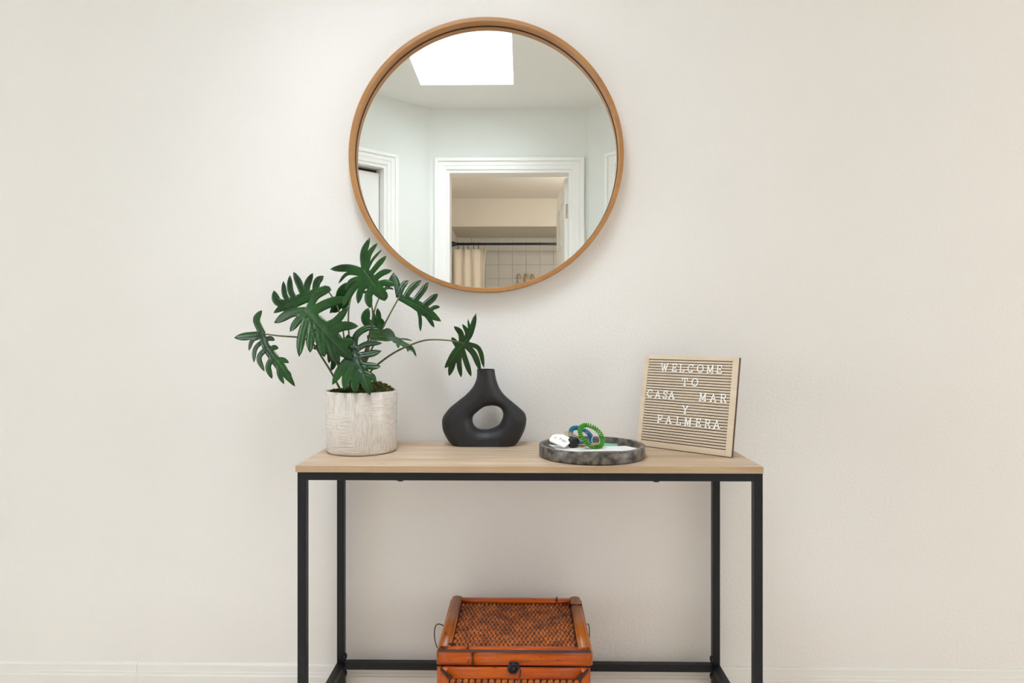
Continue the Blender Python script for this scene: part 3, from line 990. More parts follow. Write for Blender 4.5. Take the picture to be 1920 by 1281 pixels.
# ------------------------------------------------------------------ letter board
bBL, bBR = Pz(1192.5, 835.6, TZ), Pz(1371.2, 858.9, TZ)
uu = (bBR - bBL); BW = uu.length; uu.normalize()
nb = Vector((-uu.y, uu.x, 0))                # away from the viewer
if nb.y < 0: nb = -nb
lean = math.radians(10.8)
vv_ = (UP * math.cos(lean) + nb * math.sin(lean)).normalized()
wf = uu.cross(vv_).normalized()              # out of the face
if wf.y > 0: wf = -wf
BH = 0.2475
BO = bBL + UP * 0.0006
from mathutils import Quaternion
MB = Matrix(((uu.x, vv_.x, wf.x, BO.x), (uu.y, vv_.y, wf.y, BO.y), (uu.z, vv_.z, wf.z, BO.z), (0, 0, 0, 1)))
bd = bpy.data.objects.new('letter_board', None); bd.empty_display_size = 0.05
COL.objects.link(bd); bd.matrix_world = MB
bd.location = MB.to_translation(); bd.rotation_euler = MB.to_euler()
MW[bd.name] = MB
tag(bd, 'slatted light wood letter board with white letters leaning on the table', 'letter board')
# local axes: x along the width, y up the face, z out of the face
T_ = 0.009
mL, mR_, mT, mBm = 0.0135, 0.0165, 0.0100, 0.0165
obj('backing', box(new(), 0.002, BW - 0.002, 0.002, BH - 0.002, -T_ - 0.001, -T_ + 0.003), M_BOARDB, bd)
for a in ((0, mL, 0, BH), (BW - mR_, BW, 0, BH), (mL, BW - mR_, BH - mT, BH), (mL, BW - mR_, 0, mBm)):
    obj('frame_strip', box(new(), a[0], a[1], a[2], a[3], -T_, 0.0, 0.0005, 1), M_BOARD, bd)
NG = 31
pitch = (BH - mT - mBm) / (NG - 0.72)
gap = pitch * 0.28
sl0 = None
for k in range(NG - 1):
    y0 = mBm + gap + k * pitch
    if sl0 is None:
        sl0 = obj('slat', box(new(), mL, BW - mR_, 0, pitch - gap, -T_ + 0.003, -0.0006, 0.0005, 1), M_SLAT, bd); o = sl0
    else:
        o = sl0.copy(); COL.objects.link(o)
    o.location = (0, y0, 0)
bm = new()
slab(bm, [Vector((BW / 2 - 0.02, BH * 0.62, -T_ - 0.001)), Vector((BW / 2 + 0.02, BH * 0.62, -T_ - 0.001)), Vector((BW / 2 + 0.02, 0.012, -0.060)), Vector((BW / 2 - 0.02, 0.012, -0.060))], Vector((0, 0, -0.004)))
obj('stand_leg', bm, M_BOARD, bd)
obj('dark_edge', box(new(), BW, BW + 0.0005, 0.0003, BH - 0.0003, -T_, -0.0003), M_BOARDB, bd, label='scorched side edge')
obj('dark_edge', box(new(), 0, BW, -0.0004, 0.0014, -T_, 0.0002), M_BOARDB, bd, label='scorched bottom edge with the shadow line below darkened in')  # dark strip also paints in the shadow line under the board

S_ = 0.135
G = {
    'W': ([((0, 1), (.24, 0)), ((.24, 0), (.45, .85)), ((.45, .85), (.66, 0)), ((.66, 0), (.9, 1)), ((-.1, 1), (.12, 1)), ((.78, 1), (1, 1)), ((.36, .9), (.54, .9))], .9),
    'E': ([((.1, 0), (.1, 1)), ((0, 1), (.62, 1)), ((0, 0), (.66, 0)), ((.1, .52), (.46, .52)), ((.62, 1), (.62, .8)), ((.66, 0), (.66, .22)), ((.46, .42), (.46, .62))], .66),
    'L': ([((.1, 0), (.1, 1)), ((0, 1), (.26, 1)), ((0, 0), (.62, 0)), ((.62, 0), (.62, .24))], .62),
    'C': ('arc', .78), 'O': ('ring', .84), 'S': ('s', .6),
    'M': ([((.1, 0), (.1, 1)), ((.1, 1), (.44, .12)), ((.44, .12), (.78, 1)), ((.78, 1), (.78, 0)), ((-.02, 0), (.24, 0)), ((.64, 0), (.9, 0)), ((0, 1), (.12, 1)), ((.76, 1), (.88, 1))], .88),
    'T': ([((.36, 0), (.36, 1)), ((0, 1), (.72, 1)), ((.24, 0), (.48, 0)), ((0, 1), (0, .78)), ((.72, 1), (.72, .78))], .72),
    'A': ([((.06, 0), (.4, 1)), ((.4, 1), (.74, 0)), ((.18, .36), (.62, .36)), ((-.04, 0), (.2, 0)), ((.6, 0), (.84, 0))], .8),
    'R': ([((.1, 0), (.1, 1)), ((0, 1), (.46, 1)), ((.46, 1), (.62, .9)), ((.62, .9), (.62, .62)), ((.62, .62), (.46, .52)), ((.46, .52), (.1, .52)), ((.42, .52), (.68, 0)), ((0, 0), (.24, 0)), ((.6, 0), (.78, 0))], .74),
    'Y': ([((.38, 0), (.38, .46)), ((.38, .46), (.06, 1)), ((.38, .46), (.7, 1)), ((.26, 0), (.5, 0)), ((-.04, 1), (.18, 1)), ((.58, 1), (.8, 1))], .76),
    'P': ([((.1, 0), (.1, 1)), ((0, 1), (.46, 1)), ((.46, 1), (.64, .9)), ((.64, .9), (.64, .58)), ((.64, .58), (.46, .46)), ((.46, .46), (.1, .46)), ((0, 0), (.26, 0))], .64),
}


def strokes(ch):
    s, w = G[ch]
    if s == 'ring' or s == 'arc':
        n = 20
        a0, a1 = (0, 2 * PI) if s == 'ring' else (0.75, 2 * PI - 0.75)
        pts = [(w / 2 + w / 2 * math.cos(a0 + (a1 - a0) * k / n), .5 + .5 * math.sin(a0 + (a1 - a0) * k / n)) for k in range(n + 1)]
        r_ = list(zip(pts[:-1], pts[1:]))
        if s == 'arc': r_ += [(pts[0], (pts[0][0] + .03, 1.0))]
        return r_, w
    if s == 's':
        pts = [(.56, .82), (.46, .95), (.3, 1), (.14, .95), (.06, .8), (.1, .64), (.3, .52), (.48, .4), (.56, .24), (.5, .08), (.32, 0), (.14, .04), (.03, .2)]
        return list(zip(pts[:-1], pts[1:])) + [((.56, .82), (.58, 1)), ((.03, .2), (.02, 0))], w
    return s, w


LMESH = {}
LH = 0.0192


def letter(ch, px, py):
    d = ray(px, py)
    den = d.dot(wf)
    hit = CAM + d * ((BO - CAM).dot(wf) / den)
    rel = hit - BO
    x, y = rel.dot(uu), rel.dot(vv_)
    ss, w = strokes(ch)
    if ch not in LMESH:
        bm = new()
        for si, (p0, p1) in enumerate(ss):
            a, b = Vector(p0), Vector(p1)
            t_ = (b - a)
            if t_.length < 1e-6: continue
            t_.normalize(); n_ = Vector((-t_.y, t_.x)) * S_ / 2
            a2, b2 = a - t_ * S_ * 0.4, b + t_ * S_ * 0.4
            q4 = [a2 + n_, a2 - n_, b2 - n_, b2 + n_]
            slab(bm, [Vector(((p.x - w / 2) * LH, (p.y - .5) * LH, 0.0003 + 0.000015 * si)) for p in q4], Vector((0, 0, 0.0016)))
        o = obj('letter', bm, M_WHITEP, bd)
        LMESH[ch] = o.data
    else:
        o = bpy.data.objects.new('letter', LMESH[ch]); COL.objects.link(o); o.parent = bd
    o.location = (x, y, 0)
    o['label'] = 'white plastic letter ' + ch


rows = [('WELCOME', [(370, 221), (475, 222), (553, 229), (645, 230), (745, 232), (848, 238), (942, 240)]),
        ('TO', [(582, 370), (688, 375)]),
        ('CASA', [(220, 492), (300, 503), (378, 505), (445, 507)]),
        ('MAR', [(770, 528), (880, 536), (985, 541)]),
        ('Y', [(586, 662)]),
        ('PALMERA', [(322, 757), (413, 766), (518, 778), (614, 788), (724, 796), (822, 806), (915, 816)])]
for word, ps in rows:
    for ch, (a, b) in zip(word, ps):
        letter(ch, 1180 + a / 5.5696, 650 + b / 5.5696)

# ------------------------------------------------------------------ woven bamboo box
bzt = 0.332
q1, q2 = Pz(821.9, 1218.6, bzt), Pz(1107.9, 1218.6, bzt)
BXW = (q2 - q1).length
BXD = 0.302
brz = math.radians(-0.2)
bx = root('bamboo_box', 'orange lacquered bamboo box with woven cane lid on the floor', 'box', ((q1.x + q2.x) / 2, (q1.y + q2.y) / 2 + BXD / 2, 0), (0, 0, brz))
hw, hd = BXW / 2, BXD / 2
LZ0, LZ1 = 0.294, 0.332                      # lid
FWd = 0.027


def bamboo(bm, ax, a, b, c0, c1, d0, d1, rnd=0.5):
    """half-round strip along axis ax from a to b; cross section c (horizontal) and d (vertical), crowned on the outside"""
    n = 7
    prof_ = [(c0, d0)] + [(c0 + (c1 - c0) * k / n, d0 + (d1 - d0) * (0.72 + 0.28 * math.sin(PI * k / n) ** 0.6)) for k in range(n + 1)] + [(c1, d0)]
    rings = []
    for t_ in (a, b):
        ring = []
        for c, d in prof_:
            if ax == 'x': ring.append(bm.verts.new((t_, c, d)))
            elif ax == 'y': ring.append(bm.verts.new((c, t_, d)))
            elif ax == 'xf': ring.append(bm.verts.new((t_, d, c)))       # on the front face, crowned to -y
            else: ring.append(bm.verts.new((c, d, t_)))                    # upright on the front face
        rings.append(ring)
    m = len(prof_)
    for i in range(m):
        bm.faces.new((rings[0][i], rings[0][(i + 1) % m], rings[1][(i + 1) % m], rings[1][i]))
    bm.faces.new(rings[0]); bm.faces.new(rings[1][::-1])
    for f in bm.faces: f.smooth = len(f.verts) == 4
    return bm


# body
core = box(new(), -hw + 0.006, hw - 0.006, -hd + 0.006, hd - 0.006, 0.012, LZ0 - 0.004)
body = obj('body', core, M_BURNT, bx, label='dark inner case')
lid = obj('lid', box(new(), -hw + 0.004, hw - 0.004, -hd + 0.004, hd - 0.004, LZ0, LZ1 - 0.010), M_BURNT, bx)
# lid: rim strips on the four sides
yf = -hd
for a, b in ((-hw + 0.001, -hw + 0.0785), (-hw + 0.0800, hw - 0.001)):
    bm = new(); bamboo(bm, 'xf', a, b, LZ0 + 0.002, LZ1 - 0.005, yf + 0.005, yf - 0.001)
    obj('rim_strip', bm, M_BAMBOO, lid)
bm = new(); bamboo(bm, 'xf', -hw + 0.001, hw - 0.001, LZ0 + 0.002, LZ1 - 0.005, -yf - 0.005, -yf + 0.001); obj('rim_strip', bm, M_BAMBOO, lid)
for s in (-1, 1):
    obj('rim_strip', box(new(), s * hw - 0.0045, s * hw + 0.0045, -hd + 0.001, hd - 0.001, LZ0 + 0.002, LZ1 - 0.004, 0.003, 2), M_BAMBOO_Y, lid)
# node band on the front of the lid
obj('node_band', box(new(), -hw + 0.0775, -hw + 0.081, yf - 0.0018, yf + 0.004, LZ0 + 0.002, LZ1 - 0.004, 0.001, 1), M_BURNT, lid)
# dark edge strip along the top front edge
obj('edge_strip', box(new(), -hw - 0.001, hw + 0.001, yf - 0.0022, yf + 0.004, LZ1 - 0.0062, LZ1 - 0.0010, 0.0015, 2), M_EDGE, lid)
# lid: four flat bamboo pieces round the top
bm = new(); bamboo(bm, 'x', -hw + 0.024, hw - 0.024, hd - 0.021, hd, LZ1 - 0.010, LZ1 + 0.002); obj('top_strip', bm, M_BAMBOO, lid)
for a, b in ((-hw + 0.020, -hw + 0.0660), (-hw + 0.0680, hw - 0.018)):
    bm = new(); bamboo(bm, 'x', a, b, -hd + 0.002, -hd + 0.020, LZ1 - 0.010, LZ1 + 0.001); obj('top_strip', bm, M_BAMBOO, lid)
for c0, c1 in ((-hw, -hw + FWd), (hw - FWd, hw)):
    bm = new(); bamboo(bm, 'y', -hd + 0.006, hd, c0, c1, LZ1 - 0.010, LZ1 + 0.0045); obj('top_strip', bm, M_BAMBOO_Y, lid)
# burnt joints
obj('node_band', box(new(), hw - 0.064, hw - 0.061, hd - 0.022, hd + 0.001, LZ1 - 0.004, LZ1 + 0.0028), M_BURNT, lid)
obj('node_band', box(new(), -hw + 0.0655, -hw + 0.0685, -hd + 0.002, -hd + 0.021, LZ1 - 0.004, LZ1 + 0.0018), M_BURNT, lid)
obj('node_band', box(new(), hw - FWd - 0.001, hw + 0.0008, hd - 0.056, hd - 0.053, LZ1 - 0.006, LZ1 + 0.0052, 0.001, 1), M_BURNT, lid)
bm = new(); slab(bm, [Vector((-hw + 0.003, -hd + 0.006, LZ1 + 0.0008)), Vector((-hw + 0.008, -hd + 0.004, LZ1 + 0.0008)), Vector((-hw + 0.036, -hd + 0.024, LZ1 + 0.0008)), Vector((-hw + 0.027, -hd + 0.024, LZ1 + 0.0008))], Vector((0, 0, 0.0028)))
obj('burnt_joint', bm, M_BURNT, lid)
bm = new(); slab(bm, [Vector((hw - 0.003, -hd + 0.006, LZ1 + 0.0008)), Vector((hw - 0.006, -hd + 0.004, LZ1 + 0.0008)), Vector((hw - 0.024, -hd + 0.022, LZ1 + 0.0008)), Vector((hw - 0.017, -hd + 0.024, LZ1 + 0.0008))], Vector((0, 0, 0.0028)))
obj('burnt_joint', bm, M_BURNT, lid)


def weave(name, x0, x1, y0, y1, M_, parent, cx_w, cy_w, hgt):
    """rows of plump cane strands, each row shifted by half a strand"""
    bm = new()
    nx_, ny_ = round((x1 - x0) / cx_w), round((y1 - y0) / cy_w)
    dx, dy = (x1 - x0) / nx_, (y1 - y0) / ny_
    rnd = random.Random(3)
    for j in range(ny_):
        for i in range(nx_):
            sh = 0.5 if j % 2 else 0.0
            cx_, cy_ = x0 + (i + 0.5 + sh) * dx, y0 + (j + 0.5) * dy
            if cx_ > x1 - dx * 0.3: continue
            ang = (0.32 if j % 2 else -0.32) + rnd.uniform(-.12, .12)
            h = hgt * rnd.uniform(.8, 1.15)
            ca, sa = math.cos(ang), math.sin(ang)
            l_, w_ = dx * 0.45, dy * 0.58
            rings_ = []
            for sc, hh in ((1.0, 0.0), (0.88, 0.5), (0.58, 0.86)):
                rings_.append([])
                for k in range(8):
                    a = 2 * PI * k / 8
                    X, Y = l_ * sc * math.cos(a), w_ * sc * math.sin(a)
                    rings_[-1].append(bm.verts.new((cx_ + X * ca - Y * sa, cy_ + X * sa + Y * ca, h * hh)))
            tp_ = bm.verts.new((cx_, cy_, h))
            for A_, B_ in ((rings_[0], rings_[1]), (rings_[1], rings_[2])):
                for k in range(8):
                    bm.faces.new((A_[k], A_[(k + 1) % 8], B_[(k + 1) % 8], B_[k]))
            for k in range(8): bm.faces.new((rings_[2][k], rings_[2][(k + 1) % 8], tp_))
    bm.transform(M_)
    o = obj(name, bm, M_CANE, parent, True)
    o['kind'] = 'stuff'
    o['label'] = 'woven cane panel'
    return o


weave('woven_cane', -hw + FWd, hw - FWd, -hd + 0.020, hd - 0.021, Matrix.Translation((0, 0, LZ1 - 0.0110)), lid, 0.0104, 0.0150, 0.0055)
# front of the body
bm = new(); bamboo(bm, 'xf', -hw + 0.012, hw - 0.010, LZ0 - 0.030, LZ0 - 0.003, yf + 0.007, yf - 0.0005); obj('front_strip', bm, M_BAMBOO, body)
for c0, c1 in ((-hw - 0.003, -hw + 0.024), (hw - 0.024, hw - 0.001)):
    bm = new(); bamboo(bm, 'z', 0.002, LZ0 - 0.004, c0, c1, yf + 0.006, yf - 0.0008); obj('corner_post', bm, M_BAMBOO_Z, body)
    bm = new(); bamboo(bm, 'z', 0.002, LZ0 - 0.004, c0, c1, hd - 0.006, hd - 0.001); obj('corner_post', bm, M_BAMBOO_Z, body)
bm = new(); bamboo(bm, 'xf', -hw + 0.022, hw - 0.022, 0.004, 0.030, yf + 0.007, yf - 0.0005); obj('front_strip', bm, M_BAMBOO, body)
for s in (-1, 1):
    obj('side_panel', box(new(), s * (hw - 0.007) - 0.002, s * (hw - 0.007) + 0.002, -hd + 0.008, hd - 0.008, 0.004, LZ0 - 0.004), M_BAMBOO_Y, body)
    bm = new()
    p4 = [(s * hw * 1.0 - s * 0.004, LZ0 - 0.0050), (s * hw - s * 0.008, LZ0 - 0.0035), (s * hw - s * 0.033, LZ0 - 0.026), (s * hw - s * 0.026, LZ0 - 0.031)]
    slab(bm, [Vector((a, yf - 0.0008, b)) for a, b in p4], Vector((0, -0.0018, 0)))
    obj('burnt_joint', bm, M_BURNT, body)
weave('woven_cane', -hw + 0.025, hw - 0.025, 0.030, LZ0 - 0.030, Matrix.Translation((0, yf + 0.0055, 0)) @ Matrix.Rotation(PI / 2, 4, 'X'), body, 0.0150, 0.0140, 0.0060)
# latch
la = obj('latch', box(new(), -0.012, 0.010, yf - 0.0045, yf - 0.0012, LZ0 - 0.004, LZ0 + 0.012, 0.0015, 2), M_IRON, bx, label='blackened iron hasp')
bm = new(); lathe(bm, [(0.0105, yf - 0.001), (0.0105, yf - 0.0045), (0.008, yf - 0.0060), (0.001, yf - 0.007)], 22, (-0.003, 0, LZ0 - 0.004), 'Y'); obj('latch_plate', bm, M_IRON, la, True)
bm = new(); tube(bm, [(-0.003 + 0.0115 * math.cos(a), yf - 0.0085, LZ0 - 0.001 + 0.0115 * math.sin(a)) for a in [2 * PI * k / 24 for k in range(24)]], 0.0016, 8, closed=True); obj('latch_ring', bm, M_IRON, la, True)
bm = new(); tube(bm, crom([(0.010, yf - 0.006, LZ0 + 0.004), (0.014, yf - 0.008, LZ0 - 0.006), (0.013, yf - 0.008, LZ0 - 0.018), (0.012, yf - 0.006, LZ0 - 0.022)], 5), 0.0015, 8); obj('latch_pin', bm, M_IRON, la, True)
# wire handles at the sides
for s, yy, sp, ex in ((-1, 0.02, 0.060, 0.030), (1, 0.035, 0.045, 0.014)):
    bm = new()
    pts = [(s * (hw - 0.002), yy + sp, 0.262), (s * (hw + ex * .5), yy + sp * .8, 0.290), (s * (hw + ex), yy + sp * .25, 0.305), (s * (hw + ex * .9), yy - sp * .5, 0.290), (s * (hw + ex * .3), yy - sp * .95, 0.262), (s * (hw - 0.002), yy - sp, 0.250)]
    tube(bm, crom(pts, 6), 0.0013, 8)
    obj('wire_handle', bm, M_IRON, bx, True)

# ------------------------------------------------------------------ potted plant
pcx, pcy = P(678.3, 800, -0.174).x, -0.174
PR = 0.0915
pot_h = 0.157
pp = root('potted_philodendron', 'split-leaf green plant in a textured greige ceramic pot', 'potted plant', (pcx, pcy, TZ))
bm = new()
prof_p = [(PR - 0.012, 0.0006), (PR - 0.005, 0.002), (PR - 0.0025, 0.008), (PR - 0.001, 0.06), (PR, pot_h - 0.004), (PR - 0.001, pot_h - 0.0008), (PR - 0.003, pot_h), (PR - 0.005, pot_h - 0.002), (PR - 0.006, pot_h - 0.03), (0.001, pot_h - 0.03)]
lathe(bm, prof_p, 96)
pot = obj('pot', bm, M_POT, pp, True, label='greige glazed ceramic pot with woven relief')
pot.modifiers.new('e', 'EDGE_SPLIT').split_angle = math.radians(60)
# moss
bm = new()
rnd = random.Random(5)
NR, NA = 14, 44
gridv = []
for i in range(NR + 1):
    r_ = (PR - 0.0075) * i / NR
    ring = []
    for k in range(NA):
        a = 2 * PI * k / NA
        x, y = r_ * math.cos(a), r_ * math.sin(a)
        z = pot_h - 0.012 + 0.018 * (1 - (i / NR) ** 2) + 0.016 * noise.noise(Vector((x * 45, y * 45, 3))) * (1 - 0.5 * i / NR) + 0.006 * noise.noise(Vector((x * 140, y * 140, 1)))
        z += 0.012 * max(0.0, min(1.0, (x + 0.01) / 0.03)) * max(0.0, 1 - (i / NR) ** 6)
        ring.append(bm.verts.new((x, y, z)))
    gridv.append(ring)
for i in range(NR):
    for k in range(NA):
        bm.faces.new((gridv[i][k], gridv[i][(k + 1) % NA], gridv[i + 1][(k + 1) % NA], gridv[i + 1][k]))
for _ in range(1500):
    a = rnd.uniform(0, 2 * PI); r_ = (PR - 0.010) * math.sqrt(rnd.random())
    x, y = r_ * math.cos(a), r_ * math.sin(a)
    z = pot_h - 0.013 + 0.018 * (1 - (r_ / PR) ** 2) + 0.016 * noise.noise(Vector((x * 45, y * 45, 3))) * (1 - 0.5 * r_ / PR) + 0.012 * max(0.0, min(1.0, (x + 0.01) / 0.03)) * max(0.0, 1 - (r_ / PR) ** 6)
    d = Vector((rnd.uniform(-1, 1), rnd.uniform(-1, 1), rnd.uniform(.5, 1.6))).normalized() * rnd.uniform(.005, .010)
    s = d.orthogonal().normalized() * rnd.uniform(.0012, .0022)
    p0 = Vector((x, y, z)); p1 = p0 + d * .6; p2 = p0 + d + Vector((rnd.uniform(-1, 1), rnd.uniform(-1, 1), -.3)) * .003
    v = [bm.verts.new(q_) for q_ in (p0 - s, p0 + s, p1 + s, p1 - s, p2)]
    bm.faces.new((v[0], v[1], v[2], v[3])); bm.faces.new((v[3], v[2], v[4]))
ms = obj('moss', bm, M_MOSS, pp, True, label='dry green moss')
ms['kind'] = 'stuff'


# leaves are laid out on the photograph's plant (coordinates of a 3.84x enlargement from (420, 430)), each with its own depth, tilt and curl
def zpt(X, Y, d):
    return P(420 + X / 3.84, 430 + Y / 3.84, -0.175 + d)


def lobe(path, hw_, start=0.95, per=5, pw=1.8):
    """one lobe in the plane: outline polygon, inner points and centre line (enlargement units), half width hw_"""
    pts = crom([Vector((x, y)) for x, y in path], per)
    m = len(pts)
    L_ = [0.0]
    for a, b in zip(pts[:-1], pts[1:]): L_.append(L_[-1] + (b - a).length)
    lf, rt, inner = [], [], []
    for i, p in enumerate(pts):
        s = L_[i] / L_[-1]
        tdir = pts[min(i + 1, m - 1)] - pts[max(i - 1, 0)]
        if tdir.length < 1e-6: tdir = Vector((1, 0))
        tdir.normalize(); nrm = Vector((-tdir.y, tdir.x))
        if s < 0.6: wdt = start + (1 - start) * math.sin(s / 0.6 * PI / 2)
        else: wdt = max(0.0, (1 - ((s - 0.6) / 0.4) ** pw)) ** 0.75
        w_ = hw_ * wdt
        if i < m - 1:
            lf.append(p + nrm * w_); rt.append(p - nrm * w_)
            for c in (-0.62, -0.25, 0.0, 0.25, 0.62): inner.append(p + nrm * (w_ * c))
    return lf + [pts[-1]] + rt[::-1], inner, pts


PX = 0.00138 / 3.84                           # metres per enlargement unit at the plant


def leaf(base, d0, gx, gy, curl, mid, mw, lobes, stem, stem_d, m=None):
    """base point, depth there, depth gradient (m per m), curl (1/m), midrib path and half width, lobes [(path, half width)], stem path"""
    def depth(X, Y):
        ux, uy = (X - base[0]) * PX, (Y - base[1]) * PX
        return d0 + gx * ux + gy * uy + curl * (ux * ux + uy * uy)
    parts_ = []
    if mid: parts_.append((lobe(mid, mw, 0.6, 6, 1.5), mw))
    for path, w_ in lobes: parts_.append((lobe(path, w_), w_))
    vs_, fs_ = [], []
    for (poly, inner, ctr), w_ in parts_:
        i0 = len(vs_); vs_.extend(poly); fs_.append(list(range(i0, i0 + len(poly))))
    for (poly, inner, ctr), w_ in parts_: vs_.extend(inner)
    V2, E2, F2, *_q = geometry.delaunay_2d_cdt(vs_, [], fs_, 1, 0.05)

    def relief(p):
        """veins sunk a little, blade between them swelling, edges turned back"""
        best, bw = 1e9, 1.0
        for k_, ((poly, inner, ctr), w_) in enumerate(parts_):
            for a_, b_ in zip(ctr[:-1], ctr[1:]):
                ab = b_ - a_
                t_ = max(0.0, min(1.0, (p - a_).dot(ab) / max(ab.length_squared, 1e-9)))
                d_ = (p - (a_ + ab * t_)).length
                if d_ / w_ < best: best, bw = d_ / w_, w_
        return (0.0016 * math.exp(-(best / 0.22) ** 2) + 0.0030 * min(best, 1.3) ** 2) * min(1.0, bw / 28.0)
    bm = new()
    vv2 = [bm.verts.new(zpt(p.x, p.y, depth(p.x, p.y) + relief(p))) for p in V2]
    for f in F2:
        try: bm.faces.new([vv2[i] for i in f])
        except ValueError: pass
    for v in [v for v in bm.verts if not v.link_faces]: bm.verts.remove(v)
    o = obj('leaf', bm, m or M_LEAF, pp, True, world=True)
    md = o.modifiers.new('t', 'SOLIDIFY'); md.thickness = 0.0007
    if mid and mw > 10:
        mp_ = crom([Vector(p_) for p_ in mid], 4)
        bm = new(); tube(bm, [zpt(p_.x, p_.y, depth(p_.x, p_.y) + 0.0012) for p_ in mp_[:-1]], [0.0011 * (1 - 0.75 * i / len(mp_)) for i in range(len(mp_) - 1)], 6)
        obj('midrib', bm, M_RIB, o, True, world=True)
    if stem:
        n = len(stem)
        pts = []
        for i, (X, Y) in enumerate(stem):
            s = i / (n - 1)
            pts.append(zpt(X, Y, stem_d[0] + (stem_d[1] - stem_d[0]) * (1 - (1 - s) ** 2.5)))
        pts[-1] = Vector((pts[-1].x, pts[-1].y, min(pts[-1].z, TZ + pot_h - 0.008)))
        pts = crom(pts, 6)
        bm = new(); nn = len(pts)
        tube(bm, pts, [0.0018 + 0.0012 * i / nn for i in range(nn)], 8)
        obj('stem', bm, M_STEM, o, True, world=True)
    return o


# far left leaf
leaf((275, 752), -0.01, -0.35, -0.25, 1.2, [(272, 745), (300, 840), (355, 920), (430, 1020), (512, 1134)], 36,
     [([(280, 760), (190, 768), (72, 782)], 29), ([(272, 775), (205, 800), (178, 875)], 15), ([(285, 800), (225, 860), (214, 960)], 16), ([(315, 850), (252, 925), (290, 1025)], 19),
      ([(355, 915), (318, 990), (346, 1078)], 21), ([(395, 965), (398, 1040), (432, 1116)], 18), ([(285, 800), (330, 786), (366, 800)], 18), ([(325, 872), (358, 852), (392, 858)], 19),
      ([(372, 945), (418, 938), (468, 962)], 18), ([(415, 995), (450, 1016), (487, 1054)], 11), ([(278, 755), (250, 700), (234, 645), (272, 582)], 26)],
     [(275, 752), (400, 768), (560, 783), (645, 830), (700, 915), (775, 1035), (850, 1150)], (-0.01, -0.01))
# upper left dark leaf
leaf((740, 430), 0.03, 0.2, -0.2, 0.8, [(745, 425), (640, 470), (540, 510), (450, 545), (355, 604)], 42,
     [([(470, 545), (385, 520), (358, 440)], 30), ([(490, 535), (440, 480), (427, 372)], 20), ([(520, 520), (478, 440), (474, 330)], 22), ([(585, 500), (545, 400), (500, 306)], 26),
      ([(590, 500), (600, 400), (640, 314)], 25), ([(660, 450), (670, 380), (718, 336)], 27), ([(560, 520), (480, 560), (400, 585)], 22), ([(700, 430), (740, 420), (770, 436)], 14)],
     [(740, 430), (810, 540), (848, 680), (870, 820), (900, 990), (905, 1150)], (0.03, 0.02))
# leaf behind, below the top leaf
leaf((945, 390), 0.03, 0.15, 0.3, 0.6, [(960, 372), (900, 440), (840, 520), (760, 605)], 40,
     [([(930, 400), (870, 410), (806, 468)], 20), ([(900, 440), (840, 460), (800, 520)], 20), ([(900, 450), (880, 520), (850, 580)], 26), ([(850, 500), (820, 560), (780, 600)], 26)],
     [(945, 390), (900, 560), (900, 760), (930, 960), (935, 1150)], (0.03, 0.03))
# small leaf behind the top right
leaf((1150, 445), 0.085, 0.2, -0.2, 0.8, [(1140, 455), (1190, 395), (1226, 340)], 14,
     [([(1160, 430), (1200, 400), (1240, 408)], 12), ([(1160, 425), (1200, 425), (1222, 435)], 8), ([(1170, 420), (1195, 370), (1228, 310)], 12), ([(1150, 440), (1060, 420), (960, 395)], 18), ([(1150, 440), (1090, 450), (990, 455)], 16)],
     [(1150, 445), (1105, 520), (1070, 640), (1035, 820), (1000, 1000), (975, 1150)], (0.085, 0.03))
# top leaf
leaf((1010, 300), -0.125, -0.10, -0.12, 0.7, [(1006, 292), (1060, 370), (1110, 440), (1158, 517)], 48,
     [([(1020, 315), (900, 280), (762, 288)], 28), ([(1000, 330), (890, 320), (822, 392)], 13), ([(1015, 345), (920, 370), (870, 440)], 17), ([(1010, 355), (930, 430), (850, 560)], 24), ([(1040, 380), (985, 440), (964, 538)], 24),
      ([(1075, 420), (1040, 480), (1052, 570)], 29), ([(1015, 310), (1004, 180), (1050, 60)], 25), ([(1025, 300), (1045, 180), (1106, 98)], 19), ([(1030, 300), (1070, 220), (1138, 144)], 10),
      ([(1050, 330), (1105, 260), (1170, 190)], 20), ([(1075, 365), (1140, 315), (1210, 296)], 22), ([(1095, 405), (1160, 385), (1236, 404)], 24), ([(1100, 430), (1150, 470), (1158, 516)], 28)],
     [(1010, 300), (1045, 460), (1072, 640), (1030, 830), (985, 1000), (955, 1150)], (-0.124, -0.01))
# upper right leaf
leaf((1262, 488), 0.035, 0.25, -0.35, 0.7, [(1255, 485), (1370, 535), (1460, 595), (1565, 664)], 38,
     [([(1262, 490), (1245, 400), (1216, 312)], 24), ([(1262, 470), (1285, 410), (1328, 368)], 22), ([(1300, 495), (1355, 420), (1422, 366)], 23), ([(1365, 525), (1425, 450), (1472, 380)], 22),
      ([(1430, 560), (1490, 510), (1540, 464)], 25), ([(1475, 590), (1515, 562), (1556, 560)], 16), ([(1395, 570), (1412, 640), (1414, 738)], 13), ([(1440, 600), (1480, 650), (1514, 708)], 16), ([(1265, 492), (1380, 560), (1450, 630)], 22)],
     [(1262, 488), (1195, 610), (1125, 745), (1060, 870), (1000, 1020), (965, 1150)], (0.035, 0.01))
